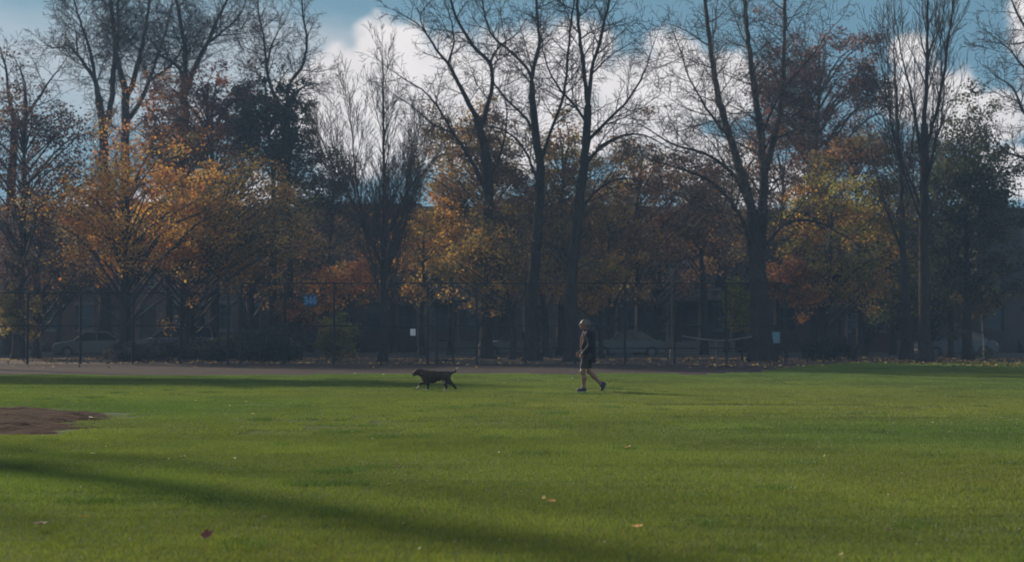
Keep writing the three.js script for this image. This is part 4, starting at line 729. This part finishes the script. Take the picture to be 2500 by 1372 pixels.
car(20, 92.3, [0.03, 0.035, 0.04], 'dark grey saloon at the street corner under the plum tree');
car(232, 92.3, [0.07, 0.085, 0.09], 'silver saloon with a shining roof under the golden maple');
car(440, 92.3, [0.06, 0.08, 0.1], 'dark blue van parked behind the silver saloon', 'van');
car(652, 92.3, [0.12, 0.12, 0.13], 'grey saloon half hidden by the dark rounded shrub');
car(1262, 92.3, [0.05, 0.055, 0.06], 'black saloon parked behind the trunks near the walker');
car(1530, 92.3, [0.06, 0.09, 0.11], 'light blue saloon parked behind the walker');
car(2335, 92.3, [0.06, 0.09, 0.12], 'blue grey saloon parked by the dark green tree');

// ------------------------------------------------------------------ the walker and the dog: smooth bodies meshed from tapered bones
const smin = (a, b, k) => { const h = Math.max(0, k - Math.abs(a - b)) / k; return Math.min(a, b) - h * h * k * 0.25; };
function bones(list, k) { // list of [x0,y0,z0,r0, x1,y1,z1,r1, flatZ?]
  return (x, y, z) => {
    let d = 1e3;
    for (const [ax, ay, az, ra, bx, by, bz, rb, fz = 1] of list) {
      const vx = bx - ax, vy = by - ay, vz = bz - az, t = Math.max(0, Math.min(1, ((x - ax) * vx + (y - ay) * vy + (z - az) * vz) / (vx * vx + vy * vy + vz * vz + 1e-9)));
      const ex = x - ax - vx * t, ey = y - ay - vy * t, ez = (z - az - vz * t) / fz, e = Math.hypot(ex, ey, ez) - (ra + (rb - ra) * t);
      d = smin(d, e, k);
    }
    return d;
  };
}
function mesh(sdf, lo, hi, cell) { // surface nets
  const n = [0, 1, 2].map((k) => Math.ceil((hi[k] - lo[k]) / cell) + 1), [nx, ny, nz] = n, f = new Float32Array(nx * ny * nz), id = (i, j, k) => i + nx * (j + ny * k);
  for (let k = 0; k < nz; k++) for (let j = 0; j < ny; j++) for (let i = 0; i < nx; i++) f[id(i, j, k)] = sdf(lo[0] + i * cell, lo[1] + j * cell, lo[2] + k * cell);
  const vid = new Int32Array(nx * ny * nz).fill(-1), p = [], nn = [], idx = [];
  for (let k = 0; k < nz - 1; k++) for (let j = 0; j < ny - 1; j++) for (let i = 0; i < nx - 1; i++) {
    let c = 0, sx = 0, sy = 0, sz = 0; const v = []; for (let q = 0; q < 8; q++) v.push(f[id(i + (q & 1), j + ((q >> 1) & 1), k + (q >> 2))]);
    for (const [a, b] of [[0, 1], [2, 3], [4, 5], [6, 7], [0, 2], [1, 3], [4, 6], [5, 7], [0, 4], [1, 5], [2, 6], [3, 7]]) if ((v[a] < 0) !== (v[b] < 0)) { const t = v[a] / (v[a] - v[b]); sx += (a & 1) + ((b & 1) - (a & 1)) * t; sy += ((a >> 1) & 1) + (((b >> 1) & 1) - ((a >> 1) & 1)) * t; sz += (a >> 2) + ((b >> 2) - (a >> 2)) * t; c++; }
    if (!c) continue; const x = lo[0] + (i + sx / c) * cell, y = lo[1] + (j + sy / c) * cell, z = lo[2] + (k + sz / c) * cell, e = cell * 0.5;
    const gx = sdf(x + e, y, z) - sdf(x - e, y, z), gy = sdf(x, y + e, z) - sdf(x, y - e, z), gz = sdf(x, y, z + e) - sdf(x, y, z - e), l = Math.hypot(gx, gy, gz) || 1;
    vid[id(i, j, k)] = p.length / 3; p.push(x, y, z); nn.push(gx / l, gy / l, gz / l);
  }
  const quad = (a, b, c, d, flip) => { if (a < 0 || b < 0 || c < 0 || d < 0) return; flip ? idx.push(a, c, b, a, d, c) : idx.push(a, b, c, a, c, d); };
  for (let k = 1; k < nz - 1; k++) for (let j = 1; j < ny - 1; j++) for (let i = 1; i < nx - 1; i++) {
    const s = f[id(i, j, k)] < 0;
    if (s !== (f[id(i + 1, j, k)] < 0)) quad(vid[id(i, j - 1, k - 1)], vid[id(i, j, k - 1)], vid[id(i, j, k)], vid[id(i, j - 1, k)], !s);
    if (s !== (f[id(i, j + 1, k)] < 0)) quad(vid[id(i - 1, j, k - 1)], vid[id(i - 1, j, k)], vid[id(i, j, k)], vid[id(i, j, k - 1)], !s);
    if (s !== (f[id(i, j, k + 1)] < 0)) quad(vid[id(i - 1, j - 1, k)], vid[id(i, j - 1, k)], vid[id(i, j, k)], vid[id(i - 1, j, k)], !s);
  }
  const g = new THREE.BufferGeometry(); g.setAttribute('position', new THREE.Float32BufferAttribute(p, 3)); g.setAttribute('normal', new THREE.Float32BufferAttribute(nn, 3)); g.setAttribute('uv', new THREE.Float32BufferAttribute(new Float32Array(p.length / 3 * 2), 2)); g.setIndex(idx); return g;
}
{
  // the walker strides to the left (-x); z > 0 is the side turned to the viewer; metres above the grass
  const gp = groundAt(1422, 38.5), gy = lawnY(gp.x, gp.z) + 0.02, t = thing('person', 'person in dark jacket and shorts walking behind the dog, one heel lifted', 'person', [gp.x, gy, gp.z]);
  const skin = new THREE.MeshPhysicalMaterial({ color: L(0.22, 0.12, 0.085), roughness: 0.5 });
  const legs = [
    [0.10, 0.86, 0.09, 0.085, 0.00, 0.48, 0.085, 0.06], [0.00, 0.48, 0.085, 0.056, 0.035, 0.33, 0.085, 0.058], [0.035, 0.33, 0.085, 0.058, 0.02, 0.10, 0.08, 0.038], [0.02, 0.10, 0.08, 0.038, 0.02, 0.06, 0.08, 0.042],
    [0.13, 0.86, -0.09, 0.085, 0.16, 0.50, -0.09, 0.06], [0.16, 0.50, -0.09, 0.056, 0.27, 0.38, -0.088, 0.058], [0.27, 0.38, -0.088, 0.058, 0.44, 0.2, -0.085, 0.038], [0.44, 0.2, -0.085, 0.038, 0.48, 0.17, -0.085, 0.04],
  ];
  const hand = (w, f, s, rows) => { // palm and five fingers: w wrist, f unit direction of the fingers, s side
    const [x, y, z] = w, o = [], q = (a, b, c = 0) => [x + f[0] * a + s[0] * b, y + f[1] * a + s[1] * b, z + c]; const B = (A, r0, C, r1) => o.push([...A, r0, ...C, r1]);
    for (const b of [-0.026, -0.009, 0.009, 0.026]) B(q(0, b * 0.6), 0.02, q(0.085, b), 0.014);
    [[-0.029, 0.062], [-0.01, 0.075], [0.01, 0.072], [0.028, 0.055]].forEach(([b, l]) => { B(q(0.085, b), 0.0105, q(0.085 + l * 0.55, b * 1.15, rows * 0.012), 0.0095); B(q(0.085 + l * 0.55, b * 1.15, rows * 0.012), 0.0095, q(0.085 + l * 0.8, b * 1.1, rows * 0.045), 0.008); });
    B(q(0.02, -0.03), 0.014, q(0.06, -0.058, rows * 0.012), 0.0115); B(q(0.06, -0.058, rows * 0.012), 0.0115, q(0.09, -0.06, rows * 0.03), 0.0095); return o;
  };
  const torso = [[0.13, 0.88, 0, 0.15, 0.15, 1.12, 0, 0.135], [0.15, 1.12, 0, 0.135, 0.16, 1.34, 0, 0.13], [0.15, 1.4, -0.14, 0.07, 0.15, 1.4, 0.14, 0.07], [0.13, 1.42, 0, 0.062, 0.065, 1.55, 0, 0.056]];
  const armN = [[0.15, 1.39, 0.19, 0.06, 0.20, 1.12, 0.235, 0.047], [0.20, 1.12, 0.235, 0.044, 0.03, 0.93, 0.22, 0.034]], armF = [[0.15, 1.39, -0.19, 0.06, 0.16, 1.12, -0.235, 0.047], [0.16, 1.12, -0.235, 0.044, -0.03, 0.95, -0.21, 0.034]];
  const hN = hand([0.02, 0.92, 0.22], [-0.6, -0.8], [0.8, -0.6], 1), hF = hand([-0.035, 0.945, -0.21], [-0.7, -0.72], [0.72, -0.7], 1);
  const head = [[0.055, 1.655, 0, 0.098, 0.075, 1.64, 0, 0.098, 0.82], [0.03, 1.585, 0, 0.07, -0.015, 1.545, 0, 0.045, 0.85], [-0.045, 1.625, 0, 0.016, -0.078, 1.6, 0, 0.014], [-0.04, 1.645, -0.03, 0.02, -0.04, 1.645, 0.03, 0.02], [-0.04, 1.565, -0.015, 0.014, -0.04, 1.565, 0.015, 0.014], [0.07, 1.645, 0.083, 0.012, 0.085, 1.6, 0.082, 0.01], [0.085, 1.655, 0.087, 0.012, 0.075, 1.67, 0.087, 0.011], [0.07, 1.645, -0.083, 0.012, 0.085, 1.6, -0.082, 0.01]];
  const bodyG = mesh(bones([...legs, ...torso, ...armN, ...armF], 0.05), [-0.2, 0.0, -0.32], [0.62, 1.58, 0.32], 0.016), headG = mesh(bones([...head, [0.13, 1.42, 0, 0.06, 0.065, 1.56, 0, 0.057]], 0.03), [-0.12, 1.44, -0.13], [0.2, 1.79, 0.13], 0.007), handG = [hN, hF].map((h) => { const c = h[0]; return mesh(bones(h, 0.008), [c[0] - 0.2, c[1] - 0.22, c[2] - 0.08], [c[0] + 0.12, c[1] + 0.08, c[2] + 0.1], 0.005); });
  part('body', mergeGeometries([bodyG, headG, ...handG]), skin, t);
  const cloth = (list, k, grow, lo, hi, cell, clip) => mesh((x, y, z) => Math.max(bones(list, k)(x, y, z) - grow - 0.006 * (noise3(x * 14, y * 9, z * 14) - 0.5), clip(x, y, z)), lo, hi, cell);
  // jacket, open down the front, to the hip; sleeves end above the hands
  const jacket = part('jacket', cloth([...torso.slice(0, 3), [0.14, 1.42, 0, 0.075, 0.115, 1.47, 0, 0.07], [0.15, 0.8, 0, 0.16, 0.15, 1.0, 0, 0.15], ...armN, ...armF], 0.06, 0.024, [-0.2, 0.65, -0.34], [0.45, 1.56, 0.34], 0.012, (x, y) => Math.max(0.74 - y - 0.25 * (x - 0.1), y - 1.505, y < 1.0 ? (0.965 - y) - (x - 0.055) * 1.5 - 0.25 : -1)), new THREE.MeshPhysicalMaterial({ color: L(0.010, 0.013, 0.022), roughness: 0.8, specularIntensity: 0.4 }), t);
  part('cuff', cloth([[0.045, 0.945, 0.221, 0.036, 0.02, 0.92, 0.22, 0.034]], 0.01, 0.022, [-0.06, 0.84, 0.13], [0.14, 1.03, 0.3], 0.008, () => -1), mat(L(0.02, 0.022, 0.03), 0.75), jacket);
  const strap = new Geo(); strap.tube([V(0.045, 1.48, 0.055), V(-0.005, 1.38, 0.06), V(-0.035, 1.27, 0.055), V(-0.05, 1.16, 0.045), V(-0.06, 1.07, 0.03)], [0.012, 0.012, 0.012, 0.012, 0.012], 6); part('lanyard', strap.build(), mat(L(0.55, 0.13, 0.1), 0.5), t).userData.label = 'red strap hanging from the neck down the chest';
  part('shorts', cloth([...torso.slice(0, 1), legs[0], legs[4], [0.12, 0.86, -0.06, 0.12, 0.12, 0.86, 0.06, 0.12]], 0.06, 0.026, [-0.15, 0.5, -0.3], [0.42, 1.02, 0.3], 0.012, (x, y) => Math.max(0.565 - y, y - 0.99)), mat(L(0.03, 0.031, 0.036), 0.85), t);
  const shoeM = mat(L(0.03, 0.04, 0.055), 0.6), soleM = mat(L(0.2, 0.2, 0.2), 0.7);
  const sh1 = part('shoe', mesh(bones([[0.05, 0.05, 0.08, 0.045, -0.11, 0.035, 0.08, 0.036], [0.03, 0.075, 0.08, 0.045, 0.0, 0.07, 0.08, 0.045]], 0.04), [-0.2, -0.03, 0.0], [0.14, 0.16, 0.16], 0.007), shoeM, t); part('sole', new RoundedBoxGeometry(0.27, 0.022, 0.085, 2, 0.01).translate(-0.03, 0.0, 0.08), soleM, sh1);
  const sh2 = part('shoe', mesh(bones([[0.53, 0.19, -0.085, 0.043, 0.475, 0.045, -0.085, 0.036], [0.475, 0.2, -0.085, 0.044, 0.47, 0.15, -0.085, 0.044]], 0.04), [0.38, -0.03, -0.17], [0.64, 0.28, 0.0], 0.007), shoeM, t); part('sole', new RoundedBoxGeometry(0.27, 0.022, 0.085, 2, 0.01).rotateZ(Math.PI / 2 - 0.36).translate(0.548, 0.095, -0.085), soleM, sh2);
  const hair = part('hair', mesh((x, y, z) => Math.max(bones([head[0], [0.1, 1.62, 0, 0.09, 0.11, 1.58, 0, 0.07, 0.85]], 0.03)(x, y, z) - 0.006 - 0.004 * (noise3(x * 120, y * 120, z * 120) - 0.5), (1.7 - y) * 0.8 + (0.035 - x) * 0.9 - 0.055, Math.abs(z) > 0.068 ? 1.585 - y : -1), [-0.06, 1.5, -0.12], [0.2, 1.78, 0.12], 0.006), mat(L(0.07, 0.066, 0.066), 0.55), t); hair.userData.label = 'short grey hair';
  for (const z of [-0.03, 0.03]) part('eye', new THREE.SphereGeometry(0.011, 8, 6).translate(-0.04, 1.628, z), mat(L(0.05, 0.04, 0.035), 0.2), t);
}
{
  // the dog trots to the left; points measured on the photograph, x to the right, y up from the grass
  const gp = groundAt(980 + 1200 / 15.24, 39.6), t = thing('dog', 'dark brindle dog with a pale tail tip trotting over the lawn', 'dog', [gp.x, lawnY(gp.x, gp.z) + 0.02, gp.z]);
  const K = 1478, X = (x) => (x - 1200) / K, Y = (y) => (1170 - y) / K, b = (x0, y0, r0, x1, y1, r1, z0 = 0, z1 = z0, fz = 1) => [X(x0), Y(y0), z0, r0, X(x1), Y(y1), z1, r1, fz];
  const list = [
    b(930, 620, 0.145, 1150, 630, 0.14, 0, 0, 0.8), b(1150, 630, 0.14, 1450, 610, 0.118, 0, 0, 0.82), b(1450, 610, 0.118, 1680, 590, 0.115, 0, 0, 0.85), b(900, 740, 0.085, 1200, 760, 0.075, 0, 0, 0.8), // chest and trunk
    b(930, 560, 0.105, 690, 480, 0.082, 0, 0, 0.85), b(660, 455, 0.078, 590, 450, 0.066), b(590, 470, 0.055, 425, 545, 0.036), b(560, 510, 0.035, 450, 580, 0.026), // neck, skull, muzzle, jaw
    b(880, 720, 0.062, 905, 850, 0.038, 0.075), b(905, 850, 0.036, 720, 890, 0.024, 0.075), b(720, 890, 0.024, 640, 1040, 0.019, 0.075), b(640, 1040, 0.02, 605, 1070, 0.023, 0.075), // near foreleg, lifted
    b(960, 720, 0.062, 985, 900, 0.036, -0.075), b(985, 900, 0.032, 975, 1060, 0.021, -0.075), b(975, 1060, 0.021, 968, 1130, 0.019, -0.075), b(968, 1130, 0.02, 935, 1150, 0.024, -0.075), // far foreleg
    b(1690, 640, 0.095, 1760, 800, 0.062, 0.07), b(1760, 800, 0.06, 1960, 960, 0.03, 0.075), b(1960, 960, 0.028, 2050, 1110, 0.02, 0.075), b(2050, 1110, 0.021, 2050, 1150, 0.023, 0.075), // near hind leg, pushing back
    b(1660, 650, 0.095, 1580, 830, 0.058, -0.07), b(1580, 830, 0.055, 1670, 990, 0.028, -0.07), b(1670, 990, 0.027, 1640, 1110, 0.02, -0.07), b(1640, 1110, 0.021, 1600, 1150, 0.024, -0.07), // far hind leg
    b(1740, 510, 0.04, 1860, 500, 0.026), b(1860, 500, 0.026, 2000, 440, 0.019), b(2000, 440, 0.019, 2060, 350, 0.016), b(2060, 350, 0.016, 2100, 295, 0.013), // tail
  ];
  const g = mesh(bones(list, 0.04), [X(300), -0.03, -0.2], [X(2250), 0.7, 0.2], 0.009), p = g.attributes.position, c = [];
  for (let k = 0; k < p.count; k++) { // coat: dark brindle, pale belly spot, legs, muzzle and tail tip
    const x = p.getX(k), y = p.getY(k), z = p.getZ(k), br = noise3(x * 60, y * 12, z * 20); let col = [lerp(0.02, 0.062, br), lerp(0.015, 0.042, br), lerp(0.012, 0.026, br)];
    const pale = (x > X(2030) && y > Y(400)) || (Math.hypot(x - X(1530), (y - Y(830)) * 1.2, z * 0.6) < 0.075) || (y < Y(960) && x < X(760)) || (y < Y(1090)) || (x < X(450) && y < Y(540));
    if (pale) col = [0.42, 0.36, 0.29]; c.push(...col);
  }
  g.setAttribute('color', new THREE.Float32BufferAttribute(c, 3)); part('body', g, new THREE.MeshPhysicalMaterial({ vertexColors: true, roughness: 0.75, specularIntensity: 0.3 }), t);
  const fur = new THREE.MeshPhysicalMaterial({ color: L(0.018, 0.015, 0.013), roughness: 0.8, specularIntensity: 0.3 });
  for (const s of [-1, 1]) { part('ear', mesh(bones([[X(650), Y(400), s * 0.05, 0.026, X(680), Y(470), s * 0.085, 0.022, 0.5]], 0.02), [X(560), Y(560), Math.min(s * 0.02, s * 0.13)], [X(760), Y(330), Math.max(s * 0.02, s * 0.13)], 0.006), fur, t); part('eye', new THREE.SphereGeometry(0.01, 8, 6).translate(X(560), Y(440), s * 0.045), mat(L(0.01, 0.008, 0.006), 0.15), t); }
  part('nose', new THREE.SphereGeometry(0.02, 10, 8).scale(0.9, 0.8, 1).translate(X(382), Y(535), 0), mat(L(0.015, 0.013, 0.013), 0.3), t);
  part('collar', new THREE.TorusGeometry(0.088, 0.011, 6, 24).rotateY(Math.PI / 2).rotateZ(0.35).scale(1, 1, 0.88).translate(X(735), Y(495), 0), mat(L(0.3, 0.04, 0.035), 0.5), t);
}

scene.traverse((o) => { if (o.isMesh) { o.castShadow = true; o.receiveShadow = true; } });
renderer.render(scene, camera);
